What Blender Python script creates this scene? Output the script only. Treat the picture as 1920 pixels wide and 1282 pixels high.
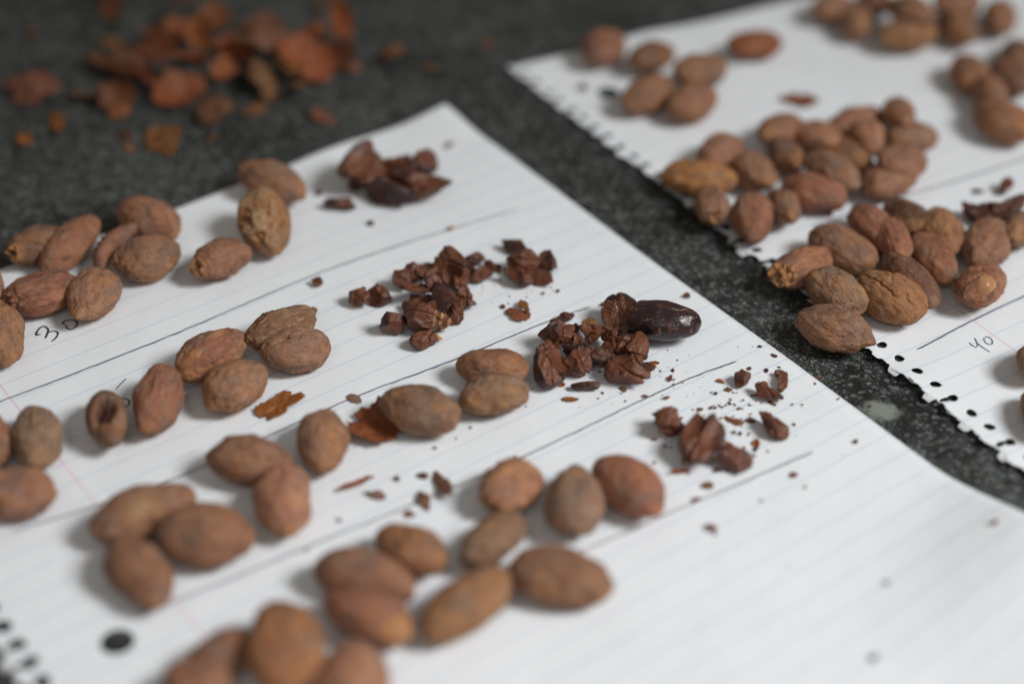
import bpy, bmesh, math, random
import numpy as np
from mathutils import Vector, Matrix

for o in list(bpy.data.objects):
    bpy.data.objects.remove(o, do_unlink=True)
scene = bpy.context.scene
COL = scene.collection
MM = 0.001

# ------------------------------------------------------------------ camera
cam_data = bpy.data.cameras.new('camera')
cam = bpy.data.objects.new('camera', cam_data)
COL.objects.link(cam)
cam.location = (0.0, -0.375, 0.29048)
cam.rotation_euler = (math.radians(90.0 - 37.797), 0, 0)
cam_data.sensor_width = 36.0
cam_data.lens = 65.625
cam_data.clip_start = 0.01
cam_data.clip_end = 20.0
cam_data.dof.use_dof = True
cam_data.dof.focus_distance = 0.468
cam_data.dof.aperture_fstop = 3.6
cam_data.dof.aperture_blades = 0
scene.camera = cam

# ------------------------------------------------------------------ light
world = bpy.data.worlds.new('World')
scene.world = world
world.use_nodes = True
bg = world.node_tree.nodes['Background']
bg.inputs['Color'].default_value = (1.0, 0.95, 0.86, 1)
bg.inputs['Strength'].default_value = 0.145

def area_light(name, loc, target, sx, sy, power, color, spread=180):
    d = bpy.data.lights.new(name, 'AREA')
    d.shape = 'RECTANGLE'; d.size = sx; d.size_y = sy
    d.energy = power; d.color = color; d.spread = math.radians(spread)
    o = bpy.data.objects.new(name, d); COL.objects.link(o)
    o.location = loc
    v = Vector(target) - Vector(loc)
    o.rotation_euler = v.to_track_quat('-Z', 'Y').to_euler()
    return o
area_light('window_light', (0.80, -0.34, 0.86), (0.0, -0.14, 0.0), 0.36, 0.36, 2.22, (0.94, 0.97, 1.0), 70)
area_light('fill_light', (-0.06, -0.42, 0.46), (0.0, -0.12, 0.0), 0.45, 0.30, 0.40, (0.97, 0.98, 1.0))  # added fill lamp near the camera, brightens the front; no known source

vs = scene.view_settings
vs.view_transform = 'Standard'
vs.look = 'None'
vs.exposure = 0.0
vs.gamma = 1.0
vs.use_curve_mapping = False

# ------------------------------------------------------------------ helpers
def tag(o, label=None, cat=None, group=None, kind=None):
    if label: o['label'] = label
    if cat: o['category'] = cat
    if group: o['group'] = group
    if kind: o['kind'] = kind
    return o

class Noise:
    """smooth value noise on a wrapped random lattice, vectorised"""
    def __init__(self, seed):
        self.t = np.random.RandomState(seed).rand(24, 24, 24) * 2 - 1
    def __call__(self, p):
        p = np.asarray(p, float)
        i = np.floor(p).astype(int); f = p - i
        f = f * f * f * (f * (f * 6 - 15) + 10)
        r = 0
        for dx in (0, 1):
            wx = f[:, 0] if dx else 1 - f[:, 0]
            for dy in (0, 1):
                wy = f[:, 1] if dy else 1 - f[:, 1]
                for dz in (0, 1):
                    wz = f[:, 2] if dz else 1 - f[:, 2]
                    r = r + wx * wy * wz * self.t[(i[:, 0] + dx) % 24, (i[:, 1] + dy) % 24, (i[:, 2] + dz) % 24]
        return r
    def fbm(self, p, octaves=4, gain=0.5):
        a = 1.0; s = 0; r = 0; p = np.asarray(p, float)
        for k in range(octaves):
            r = r + a * self(p + 7.3 * k); s += a; a *= gain; p = p * 2.03
        return r / s
    def ridge(self, p, octaves=3):
        a = 1.0; s = 0; r = 0; p = np.asarray(p, float)
        for k in range(octaves):
            r = r + a * (1 - np.abs(self(p + 3.7 * k)) * 2); s += a; a *= 0.5; p = p * 2.1
        return r / s
NZ = Noise(11)

_ico = {}
def ico(level):
    if level not in _ico:
        bm = bmesh.new()
        bmesh.ops.create_icosphere(bm, subdivisions=level, radius=1.0)
        bm.verts.ensure_lookup_table()
        v = np.array([x.co[:] for x in bm.verts])
        v /= np.linalg.norm(v, axis=1)[:, None]
        f = np.array([[q.index for q in fc.verts] for fc in bm.faces])
        bm.free()
        _ico[level] = (v, f)
    return _ico[level]

def make_mesh(name, verts, faces, mask=None, smooth=True, sharp=None, uv=None):
    me = bpy.data.meshes.new(name)
    me.from_pydata(np.asarray(verts).tolist(), [], [list(map(int, f)) for f in faces])
    if mask is not None:
        at = me.attributes.new('mask', 'FLOAT_COLOR', 'POINT')
        m = np.ones((len(verts), 4)); m[:, :3] = np.clip(mask, 0, 1)
        at.data.foreach_set('color', m.ravel().astype(np.float32))
    if uv is not None:
        ul = me.uv_layers.new(name='UVMap')
        li = np.empty(len(me.loops), int); me.loops.foreach_get('vertex_index', li)
        ul.data.foreach_set('uv', np.asarray(uv, np.float32)[li].ravel())
    if smooth:
        me.polygons.foreach_set('use_smooth', [True] * len(me.polygons))
        if sharp: me.set_sharp_from_angle(angle=math.radians(sharp))
    me.update()
    return me

def add(name, me, mat, parent=None, loc=(0, 0, 0), rot=(0, 0, 0), color=None):
    if mat is not None and len(me.materials) == 0: me.materials.append(mat)
    o = bpy.data.objects.new(name, me); COL.objects.link(o)
    o.location = loc; o.rotation_euler = rot
    if color: o.color = (*color, 1)
    if parent is not None: o.parent = parent
    return o

def sstep(a, b, x):
    t = np.clip((x - a) / (b - a), 0, 1)
    return t * t * (3 - 2 * t)

# ------------------------------------------------------------------ materials
class NT:
    def __init__(self, name):
        self.m = bpy.data.materials.new(name); self.m.use_nodes = True
        self.t = self.m.node_tree; self.n = self.t.nodes; self.n.clear()
        self.out = self.n.new('ShaderNodeOutputMaterial')
    def new(self, kind, **kw):
        n = self.n.new(kind)
        for k, v in kw.items():
            if k.startswith('i_'):
                key = k[2:]
                key = int(key) if key.isdigit() else key.replace('_', ' ')
                self.set(n.inputs[key], v)
            else: setattr(n, k, v)
        return n
    def set(self, sock, v):
        if isinstance(v, bpy.types.NodeSocket): self.t.links.new(v, sock)
        else: sock.default_value = v
    def math(self, op, a, b=0.0, c=None, clamp=False):
        n = self.n.new('ShaderNodeMath'); n.operation = op; n.use_clamp = clamp
        self.set(n.inputs[0], a); self.set(n.inputs[1], b)
        if c is not None: self.set(n.inputs[2], c)
        return n.outputs[0]
    def mix(self, f, a, b, mode='MIX'):
        n = self.n.new('ShaderNodeMix'); n.data_type = 'RGBA'; n.blend_type = mode
        self.set(n.inputs[0], f)
        for s, v in ((n.inputs[6], a), (n.inputs[7], b)):
            if isinstance(v, tuple) and len(v) == 3: v = (*v, 1)
            self.set(s, v)
        return n.outputs[2]
    def ss(self, v, lo, hi, a=0.0, b=1.0):
        n = self.n.new('ShaderNodeMapRange'); n.interpolation_type = 'SMOOTHSTEP'
        self.set(n.inputs[0], v)
        for i, x in enumerate((lo, hi, a, b)): n.inputs[1 + i].default_value = x
        return n.outputs[0]
    def noise(self, vec, scale, detail=3.0, rough=0.55, dist=0.0):
        n = self.n.new('ShaderNodeTexNoise')
        self.set(n.inputs['Vector'], vec)
        n.inputs['Scale'].default_value = scale; n.inputs['Detail'].default_value = detail
        n.inputs['Roughness'].default_value = rough; n.inputs['Distortion'].default_value = dist
        return n.outputs[0]
    def coords(self, scale=1000.0, squash=None, rnd=True):
        tc = self.n.new('ShaderNodeTexCoord')
        v = self.n.new('ShaderNodeVectorMath'); v.operation = 'SCALE'
        self.t.links.new(tc.outputs['Object'], v.inputs[0]); v.inputs['Scale'].default_value = scale
        out = v.outputs[0]
        if rnd:
            oi = self.n.new('ShaderNodeObjectInfo')
            r = self.math('MULTIPLY', oi.outputs['Random'], 517.0)
            a = self.n.new('ShaderNodeVectorMath'); a.operation = 'ADD'
            self.t.links.new(out, a.inputs[0]); self.t.links.new(r, a.inputs[1])
            out = a.outputs[0]
        return out
    def scaled(self, vec, s):
        v = self.n.new('ShaderNodeVectorMath'); v.operation = 'MULTIPLY'
        self.t.links.new(vec, v.inputs[0]); v.inputs[1].default_value = s
        return v.outputs[0]
    def bump(self, height, strength, dist, normal=None):
        b = self.n.new('ShaderNodeBump'); self.set(b.inputs['Height'], height)
        b.inputs['Strength'].default_value = strength; b.inputs['Distance'].default_value = dist
        if normal is not None: self.t.links.new(normal, b.inputs['Normal'])
        return b.outputs[0]
    def principled(self, color, rough, spec=0.5, normal=None, **kw):
        p = self.n.new('ShaderNodeBsdfPrincipled')
        self.set(p.inputs['Base Color'], (*color, 1) if isinstance(color, tuple) and len(color) == 3 else color)
        self.set(p.inputs['Roughness'], rough); self.set(p.inputs['Specular IOR Level'], spec)
        if normal is not None: self.t.links.new(normal, p.inputs['Normal'])
        return p.outputs[0]
    def done(self, shader):
        self.t.links.new(shader, self.out.inputs['Surface']); return self.m
    def mask(self):
        a = self.n.new('ShaderNodeAttribute'); a.attribute_name = 'mask'
        s = self.n.new('ShaderNodeSeparateColor'); self.t.links.new(a.outputs['Color'], s.inputs[0])
        return s.outputs[0], s.outputs[1], s.outputs[2]

def mat_bean():
    g = NT('cocoa bean skin')
    c = g.coords(); mr, mg, mb = g.mask()
    oi = g.new('ShaderNodeObjectInfo')
    n1 = g.noise(c, 0.16, 3); n2 = g.noise(g.scaled(c, (.5, 1, 1)), 0.45, 4, .6, .4); n3 = g.noise(c, 2.2, 4, .65)
    col = g.mix(1.0, oi.outputs['Color'], g.mix(n2, (.50, .48, .48), (1.34, 1.33, 1.32)), 'MULTIPLY')
    col = g.mix(g.math('MULTIPLY', g.ss(n1, .55, .66), .44), col, (.40, .185, .08))
    col = g.mix(g.math('MULTIPLY', g.ss(n1, .49, .37), .58), col, (.200, .138, .104))
    col = g.mix(g.math('MULTIPLY', g.ss(n3, .56, .72), .34), col, (.46, .29, .17))
    pt = g.noise(g.scaled(c, (.6, 1, 1)), .30, 5, .68, .8)
    col = g.mix(g.math('MULTIPLY', g.ss(pt, .545, .585), .30), col, (.36, .235, .16))
    col = g.mix(g.math('MULTIPLY', g.ss(pt, .455, .415), .42), col, (.125, .055, .032))
    vein = g.ss(g.math('ABSOLUTE', g.math('SUBTRACT', g.noise(g.scaled(c, (.28, 1, 1)), .55, 3, .6, .5), .5)), .022, .004)
    col = g.mix(g.math('MULTIPLY', vein, .30), col, (.07, .034, .022))
    col = g.mix(g.math('MULTIPLY', g.ss(n3, .47, .32), .55), col, (.075, .036, .024))
    col = g.mix(g.math('MULTIPLY', mr, .75), col, g.mix(n2, (.42, .17, .05), (.52, .27, .11)))
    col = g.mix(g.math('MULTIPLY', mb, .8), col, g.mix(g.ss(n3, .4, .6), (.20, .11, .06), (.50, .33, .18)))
    col = g.mix(mg, col, (.055, .022, .014))
    w = g.noise(g.scaled(c, (.35, 1.1, 1.1)), 0.8, 5, .62, .6)
    nrm = g.bump(w, .8, .00055); nrm = g.bump(n3, .55, .00018, nrm)
    nrm = g.bump(g.math('SUBTRACT', g.ss(pt, .53, .58), g.math('MULTIPLY', vein, .6)), .55, .00013, nrm)
    return g.done(g.principled(col, g.math('MULTIPLY_ADD', n2, .25, .50), .22, nrm))

def mat_kernel():
    g = NT('peeled kernel'); c = g.coords()
    n = g.noise(c, .6, 3)
    return g.done(g.principled(g.mix(n, (.33, .14, .055), (.50, .25, .11)), .36, .5, g.bump(n, .2, .0002)))

def mat_nib():
    g = NT('cocoa nib'); c = g.coords(); mr, mg, mb = g.mask()
    n = g.noise(c, .5, 4, .6); n3 = g.noise(c, 3.0, 4, .7); nl = g.noise(c, .14, 2)
    frac = g.mix(n, (.066, .020, .011), (.200, .068, .030))
    frac = g.mix(g.math('MULTIPLY', g.ss(n3, .56, .7), .35), frac, (.27, .115, .055))
    skin = g.mix(n, (.026, .010, .009), (.082, .028, .020))
    col = g.mix(mr, frac, skin)
    col = g.mix(g.math('MULTIPLY', g.ss(nl, .52, .66), .35), col, (.26, .10, .045))
    col = g.mix(g.math('MULTIPLY', mg, .9), col, (.50, .27, .10))
    col = g.mix(g.math('MULTIPLY', mb, .75), col, (.028, .014, .013))
    nrm = g.bump(n3, .5, .00015); nrm = g.bump(g.noise(c, 1.1, 4, .6), .5, .0004, nrm)
    return g.done(g.principled(col, g.math('MULTIPLY_ADD', n3, .28, .30), .42, nrm))

def mat_husk():
    g = NT('cocoa husk'); c = g.coords(); mr, mg, mb = g.mask()
    oi = g.new('ShaderNodeObjectInfo')
    n = g.noise(g.scaled(c, (.4, 1, 1)), .8, 4, .6); n3 = g.noise(c, 2.6, 4, .65)
    out = g.mix(1.0, oi.outputs['Color'], g.mix(n, (.40, .39, .38), (1.40, 1.34, 1.3)), 'MULTIPLY')
    inn = g.mix(1.0, oi.outputs['Color'], g.mix(n, (.85, .66, .48), (1.5, 1.05, .72)), 'MULTIPLY')
    col = g.mix(mr, out, inn)
    nrm = g.bump(g.noise(g.scaled(c, (.3, 1.2, 1.2)), .9, 4, .6), .5, .0003); nrm = g.bump(n3, .25, .0001, nrm)
    p = g.principled(col, g.math('MULTIPLY_ADD', mr, -.08, .62), .28, nrm)
    tr = g.new('ShaderNodeBsdfTranslucent'); g.set(tr.inputs['Color'], g.mix(.4, col, (.45, .16, .045)))
    ms = g.new('ShaderNodeMixShader'); ms.inputs[0].default_value = .09
    g.t.links.new(p, ms.inputs[1]); g.t.links.new(tr.outputs[0], ms.inputs[2])
    return g.done(ms.outputs[0])

def mat_dark():
    g = NT('peeled dark bean'); c = g.coords(); mr, mg, mb = g.mask()
    n = g.noise(c, .35, 4, .6)
    cell = g.new('ShaderNodeTexVoronoi', feature='DISTANCE_TO_EDGE')
    wv = g.new('ShaderNodeVectorMath', operation='ADD')
    nc = g.new('ShaderNodeTexNoise'); g.set(nc.inputs['Vector'], c); nc.inputs['Scale'].default_value = .5
    sc = g.new('ShaderNodeVectorMath', operation='SCALE'); g.t.links.new(nc.outputs[1], sc.inputs[0]); sc.inputs['Scale'].default_value = 3.0
    g.t.links.new(g.scaled(c, (.5, 1, 1)), wv.inputs[0]); g.t.links.new(sc.outputs[0], wv.inputs[1])
    g.t.links.new(wv.outputs[0], cell.inputs['Vector']); cell.inputs['Scale'].default_value = .30
    edge = g.ss(cell.outputs['Distance'], .05, .0)
    sparse = g.ss(g.noise(c, .20, 2), .54, .62)
    col = g.mix(n, (.016, .009, .010), (.050, .022, .020))
    col = g.mix(g.math('MULTIPLY', edge, g.math('MULTIPLY', sparse, .8)), col, (.36, .17, .08))
    col = g.mix(g.math('MULTIPLY', g.ss(n, .60, .72), .45), col, (.22, .075, .028))
    col = g.mix(g.math('MULTIPLY', mr, .85), col, g.mix(n, (.07, .026, .014), (.26, .10, .045)))
    nrm = g.bump(g.math('SUBTRACT', g.noise(c, .5, 3), g.math('MULTIPLY', edge, .6)), .3, .0003)
    return g.done(g.principled(col, g.math('MULTIPLY_ADD', n, .22, .20), .5, nrm))

def mat_paper(name, lines_from, slope, phase, margin):
    """ruled notebook paper; UV holds page millimetres (u along the lines, v down the page)"""
    g = NT(name)
    uv = g.new('ShaderNodeUVMap'); uv.uv_map = 'UVMap'
    s = g.new('ShaderNodeSeparateXYZ'); g.t.links.new(uv.outputs[0], s.inputs[0])
    u, v = s.outputs[0], s.outputs[1]
    c = g.coords(rnd=False)
    fr = g.math('FRACT', g.math('DIVIDE', g.math('SUBTRACT', v, phase - 3.55), 7.1))
    d = g.math('MULTIPLY', g.math('ABSOLUTE', g.math('SUBTRACT', fr, .5)), 7.1)
    line = g.ss(d, .26, .12)
    head = g.math('GREATER_THAN', g.math('MULTIPLY_ADD', u, -slope, v), lines_from)
    line = g.math('MULTIPLY', g.math('MULTIPLY', line, head), g.math('MULTIPLY_ADD', g.noise(c, 1.5, 2), .40, .22))
    fibre = g.noise(c, 1.3, 5, .7); cloud = g.noise(c, .03, 3)
    col = g.mix(cloud, (.79, .80, .805), (.85, .858, .858))
    smut = g.math('MULTIPLY', g.ss(g.noise(c, .045, 4, .7), .55, .75), g.ss(g.noise(c, .9, 4, .7), .48, .70))
    col = g.mix(g.math('MULTIPLY', smut, .22), col, (.55, .46, .38))
    oil = g.ss(g.noise(c, .11, 2), .70, .76)
    col = g.mix(g.math('MULTIPLY', oil, .10), col, (.62, .58, .50))
    col = g.mix(g.math('MULTIPLY', g.ss(fibre, .58, .75), .10), col, (.70, .71, .72))
    col = g.mix(line, col, (.36, .52, .76))
    red = g.ss(g.math('ABSOLUTE', g.math('SUBTRACT', u, margin)), .28, .12)
    col = g.mix(g.math('MULTIPLY', red, .55), col, (.80, .36, .42))
    nrm = g.bump(fibre, .10, .00008); nrm = g.bump(g.noise(c, .05, 4, .45), .35, .0022, nrm)
    p = g.principled(col, .78, .25, nrm)
    return g.done(p)

def mat_ink(name, col):
    g = NT(name); c = g.coords(rnd=False)
    n = g.noise(c, 2.0, 3)
    return g.done(g.principled(g.mix(n, col, tuple(min(1, x * 2.2 + .03) for x in col)), .5, .3))

def mat_stone():
    g = NT('dark speckled stone'); c = g.coords(rnd=False)
    big = g.noise(c, .022, 3, .6); mid = g.noise(c, .22, 4, .65); fine = g.noise(c, 1.9, 4, .74); fine2 = g.noise(c, 4.2, 2, .6)
    vor = g.new('ShaderNodeTexVoronoi'); g.t.links.new(c, vor.inputs['Vector']); vor.inputs['Scale'].default_value = 1.1
    vs2 = g.new('ShaderNodeSeparateColor'); g.t.links.new(vor.outputs['Color'], vs2.inputs[0])
    col = g.mix(big, (.010, .0115, .010), (.027, .029, .026))
    sp = g.math('MULTIPLY', g.ss(fine, .50, .66), g.ss(g.math('ADD', mid, g.math('MULTIPLY_ADD', big, .8, -.40)), .38, .66))
    col = g.mix(g.math('MULTIPLY', sp, .95), col, (.31, .328, .305))
    gr = g.math('MULTIPLY', g.ss(vs2.outputs[0], .72, .95), g.ss(fine2, .45, .62))
    col = g.mix(g.math('MULTIPLY', gr, .75), col, (.42, .44, .41))
    col = g.mix(g.math('MULTIPLY', g.ss(fine2, .45, .30), .6), col, (.008, .009, .008))
    # pale worn mineral patch between the two sheets, and a few fainter ones
    def patch(x, y, rx, ry, amount, col):
        m = g.new('ShaderNodeVectorMath', operation='SUBTRACT'); g.t.links.new(c, m.inputs[0]); m.inputs[1].default_value = (x, y, 0)
        m2 = g.scaled(m.outputs[0], (1 / rx, 1 / ry, 0))
        ln = g.new('ShaderNodeVectorMath', operation='LENGTH'); g.t.links.new(m2, ln.inputs[0])
        dd = g.math('ADD', ln.outputs['Value'], g.math('MULTIPLY_ADD', g.noise(c, .3, 3, .6), 1.4, -.7))
        return g.mix(g.math('MULTIPLY', g.ss(dd, 1.15, .45), amount), col, (.27, .29, .24))
    col = patch(PALE[0], PALE[1], 5.0, 4.2, .8, col)
    nrm = g.bump(g.noise(c, .9, 4, .6), .25, .0002)
    return g.done(g.principled(col, g.math('MULTIPLY_ADD', mid, .3, .30), .30, nrm))
# positions and sizes in millimetres: x, y, base height, yaw deg, tilt deg, half length, half width, half height, options, label
BEANS = [
 (-127.02,34.86,0.8,44.9,7.8,8.79,6.07,4.34,{'t': 'd', 'k': 'end'},
  'brown bean at the left end of the top row, mostly behind a long slanting bean'),
 (-118.06,34.77,0.8,63.6,-5.3,12.39,5.58,4.84,{'t': 'r'},
  'long slanting reddish bean left of the thin ribbed bean'),
 (-106.04,32.88,3.3,70.6,-2.4,11.8,2.65,2.71,{'t': 'n', 'k': 'rib', 'b': -0.32},
  'thin curved bean with ribbed wrinkled skin above the 30'),
 (-98.59,46.26,0.8,-40.2,-0.6,11.08,6.48,5.18,{'t': 'n'},
  'plump bean overhanging the top edge of the sheet, above the ribbed bean'),
 (-121.29,12.02,0.8,32.6,1.3,10.19,6.93,5.51,{'t': 'r', 'k': 'end'},
  'bean with a torn gaping left end, just above the written 30'),
 (-108.08,12.23,0.8,81.7,3.3,10.57,6.97,5.22,{'t': 'n', 'tp': 0.12},
  'egg shaped bean touching the written 30 from above'),
 (-96.25,27.2,0.8,31.5,2.6,9.37,6.79,5.33,{'t': 'n', 'w': 1.4},
  'heavily wrinkled bean right of the thin ribbed bean'),
 (-76.87,28.23,0.8,42.7,5.6,9.28,6.48,4.91,{'t': 'n', 'k': 'end'},
  'single bean with an orange scarred left end, in the middle of the top row'),
 (-66.52,42.37,1.8,-76.7,19.4,11.62,7.34,5.33,{'t': 'o', 'k': 'crust'},
  'bean with crusted cracked tan face leaning on another bean at the sheet edge'),
 (-67.12,64.44,0.8,-34.1,2.9,11.87,6.25,5.07,{'t': 'n'},
  'bean lying over the sheet edge behind the crusted bean'),
 (-127.57,-5.04,0.8,-71.4,2.9,11.76,5.79,5.37,{'t': 'n', 'k': 'end'},
  'upright bean cut by the left picture edge beside the 30'),
 (-136.35,15.69,0.8,-72.4,0,11.21,4.95,5.28,{'t': 'n'},
  'sliver of bean at the left picture edge above the bean beside the 30'),
 (-95.6,-37.81,0.8,-74.1,-3.8,10.43,4.91,5.12,{'t': 'd', 'k': 'hole'},
  'bean with a dark open hole in its shell'),
 (-84.58,-30.92,0.8,86.6,-4.3,12.14,5.97,5.34,{'t': 'r'},
  'upright knobbly bean right of the bean with a hole'),
 (-74.27,-13.48,1.3,52.2,1,10.91,6.27,5.04,{'t': 'r', 'k': 'knob'},
  'knobbly reddish bean with an orange spot in the middle of the second row'),
 (-66.75,-25.35,0.8,48.5,4.2,9.55,7.01,5.33,{'t': 'n'},
  'smooth bean below the knobbly reddish bean in the second row'),
 (-57.94,-2.42,0.8,42.5,2.3,10.44,6.08,4.82,{'t': 'd2', 'k': 'flaky', 'w': 1.2},
  'flaky bean with pale scratched skin at the right end of the second row'),
 (-53.29,-11.26,0.8,17.2,1.5,9.01,6.28,4.91,{'t': 'g', 'k': 'crack'},
  'bean with a cracked skin line in front of the flaky bean'),
 (-110.8,-44.08,0.8,-76.4,-0.5,11.09,5.78,5.26,{'t': 'gg'},
  'greyish upright bean at the red margin line on the left'),
 (-111.57,-63.97,0.8,-6.8,-2.5,9.65,7.15,5.5,{'t': 'n'},
  'large bean lying across the left picture edge below the greyish bean'),
 (-122.24,-44.31,0.8,-71.1,-5.3,10.16,5.18,5.04,{'t': 'o'},
  'sliver of bean at the left picture edge beside the greyish bean'),
 (-60.45,-52.51,0.8,-10.3,-1.6,10.12,6.73,5.29,{'t': 'n'},
  'horizontal bean left of the upright pale bean in the third row'),
 (-51.2,-65.72,0.8,-78.1,-0.1,11.18,6.75,5.3,{'t': 'p', 'tp': 0.1},
  'pinkish egg shaped bean pointing down, below the third row'),
 (-44.08,-45.58,0.8,-83.5,-1.6,10.85,6.11,5.24,{'t': 'p'},
  'upright pale bean next to the open husk'),
 (-21.81,-34.84,0.8,-25.4,-1.2,10.66,6.9,5.39,{'t': 'g', 'k': 'nubr'},
  'fat bean with a small nub at its right end, beside the open husk'),
 (-4.98,-17.95,0.8,-10.2,-1.6,9.45,5.95,4.67,{'t': 'r'},
  'upper bean of the touching pair left of the chunky nib pile'),
 (-4.59,-28.38,0.8,14.7,2.2,9.14,6.1,4.81,{'t': 'g', 'k': 'knob'},
  'lower bean with orange knobs of the touching pair left of the chunky nib pile'),
 (-81.86,-70.01,0.8,26.4,-1.3,12.58,6.93,5.46,{'t': 'n', 'k': 'shine'},
  'long bean at the top of the blurred trio near the binder hole'),
 (-67.51,-77.63,0.8,-9.6,1,11.91,8.17,6.03,{'t': 'n'},
  'broad bean at the right of the blurred trio near the binder hole'),
 (-80.19,-88.48,0.8,-54.5,1.4,11.56,6.18,5.29,{'t': 'n'},
  'slanting bean at the bottom of the blurred trio, above the binder hole'),
 (-0.32,-60.87,0.8,60.9,5.9,9.54,7.05,5.11,{'t': 'p', 'k': 'knob'},
  'pinkish bean at the left of the three beans in a row, centre bottom'),
 (13.97,-66.74,0.8,-94.4,-1.3,10.9,6.68,5.26,{'t': 'gg', 'tp': 0.18, 'pt': 1},
  'bean with its pointed end toward the viewer, middle of the three beans in a row'),
 (26.71,-61.19,0.8,-55.1,-1.1,10.85,6.9,5.33,{'t': 'r', 'pt': 1},
  'dark reddish bean at the right of the three beans in a row, centre bottom'),
 (-22.12,-81.28,0.8,-37.7,-3.6,9.81,6.21,5.02,{'t': 'o'},
  'bean at the upper left of the blurred central cluster'),
 (-4.37,-78.53,0.8,48.6,4.5,9.72,5.53,4.78,{'t': 'g'},
  'slanting bean below the pinkish bean in the blurred central cluster'),
 (-31.24,-89.67,0.8,-18.7,1.6,12.11,6.2,5.09,{'t': 'n'},
  'long bean at the left of the blurred central cluster'),
 (-30.31,-101.22,0.8,-35.2,-0.3,11.06,6.52,5.24,{'t': 'r', 'k': 'tip'},
  'bean with a pale orange tip in the blurred central cluster'),
 (-9.65,-98.32,0.8,44.3,-3.8,12.62,6.45,5.28,{'t': 'o'},
  'long bean slanting up to the right in the blurred central cluster'),
 (10.33,-90,0.8,-17.5,0.5,11.64,6.96,5.43,{'t': 'n'},
  'large bean at the right end of the blurred central cluster'),
 (-46.34,-112.1,2.8,-77.8,1.9,11.7,8.09,5.37,{'t': 'or'},
  'large round orange brown bean end at the bottom edge'),
 (-32.29,-118.88,0.8,-81.2,-1.9,10.68,7.55,5.26,{'t': 'p'},
  'pinkish bean cut by the bottom edge, right of the round bean end'),
 (-59.05,-111.36,0.8,38.4,3.9,8.45,4.77,4.31,{'t': 'd'},
  'dark bean half hidden behind the round bean end at the bottom edge'),
 (-64.01,-119.46,0.8,-15.1,-4.1,7.31,5.84,4.78,{'t': 'n'},
  'bean cut by the bottom edge, leftmost of the bottom cluster'),
 (28.85,141.9,0.8,65.6,5.5,10.52,6.35,4.88,{'t': 'r'},
  'leftmost bean of the blurred group at the far corner of the right sheet'),
 (43.73,136.82,0.8,52.2,10.5,10.12,6.23,4.26,{'t': 'd'},
  'dark bean second from left at the far edge of the right sheet'),
 (56.92,122.37,3.8,36.1,7.1,9.83,6.68,4.93,{'t': 'n'},
  'upper right bean of the clump at the far corner of the right sheet'),
 (40.51,112.64,0.8,48.8,1.6,10.92,6.32,5.01,{'t': 'n'},
  'front left bean of the clump beside the far binder hole'),
 (53.8,108.98,0.8,57.4,5,10.44,6.83,5.09,{'t': 'n'},
  'front right bean of the clump at the far corner of the right sheet'),
 (75.56,142.35,0.8,24.2,5.9,10.06,6.2,4.4,{'t': 'rr'},
  'shiny red brown bean lying alone on the far part of the right sheet'),
 (60,81.57,0.8,56.9,8.8,10.07,6.01,4.52,{'t': 'n'},
  'bean at the upper left of the middle cluster, behind the orange streaked bean'),
 (52.65,66.8,0.8,-7.8,-0,11.17,6.28,4.79,{'t': 'oo'},
  'orange streaked bean at the left end of the middle cluster on the right sheet'),
 (54.94,52.73,0.8,-92.7,-3.7,8.3,4.87,4.32,{'t': 'g', 'k': 'end'},
  'small upright wrinkled bean on the torn edge below the orange streaked bean'),
 (65.51,47.83,0.8,-94.5,-1.9,10.89,6,5.2,{'t': 'r'},
  'reddish upright bean by the torn edge, frontmost of the middle cluster'),
 (74.77,53.6,0.8,-88,-12.7,9.81,5.02,4.24,{'t': 'n'},
  'small bean behind the reddish upright bean of the middle cluster'),
 (68.41,70.45,0.8,-75.5,-9.8,9.95,6.23,4.55,{'t': 'n'},
  'dark bean in the centre left of the middle cluster'),
 (78.33,93.29,0.8,50.3,11.5,10,6,4.14,{'t': 'n'},
  'rearmost bean on the left side of the middle cluster'),
 (78.28,80.15,0.8,-80.6,-9.6,10.08,5.14,4.3,{'t': 'd'},
  'small shaded bean in the heart of the middle cluster'),
 (89.84,68.24,2.8,-56.7,-2.4,10.73,6.02,4.73,{'t': 'g'},
  'long grey brown bean resting on top of the middle cluster'),
 (83.77,60.26,0.8,-39.6,-3.5,10.05,6.47,4.96,{'t': 'r'},
  'salmon coloured bean at the front of the middle cluster'),
 (109.63,71.49,3.8,49.8,14.3,9.59,6.8,4.35,{'t': 'n'},
  'upper bean of the stacked pair at the right end of the middle cluster'),
 (105.89,66.6,0.8,40.3,5.1,10.27,6.67,5.05,{'t': 'n'},
  'lower bean of the stacked pair at the right end of the middle cluster'),
 (101.12,98.11,0.8,33.9,4,10.51,6.08,4.63,{'t': 'n'},
  'dark bean at the rear of the middle cluster'),
 (102.41,84.72,2.8,-94,-10.3,10.08,4.68,4.45,{'t': 'p'},
  'small bean with a pinkish lit face in the rear of the middle cluster'),
 (113.37,98.04,3.8,-94.5,-13.1,10.09,5.05,4.15,{'t': 'n'},
  'small round bean topmost at the rear right of the middle cluster'),
 (116.23,90.27,0.8,41,14.9,9.65,6.59,4.16,{'t': 'g'},
  'bean with a pale right tip at the right side of the middle cluster'),
 (88.7,89.89,0.8,100.2,16.3,10.08,6.2,3.8,{'t': 'p'},
  'small bean squeezed in the rear row of the middle cluster'),
 (95.96,79.61,1.8,-60.8,-6.1,10.29,5.47,4.13,{'t': 'o'},
  'bean behind the long grey brown bean of the middle cluster'),
 (76.47,24.07,0.8,37.3,2.2,10.72,5.92,4.82,{'t': 'r', 'k': 'broken'},
  'bean with a broken open orange left end on the torn edge'),
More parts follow.
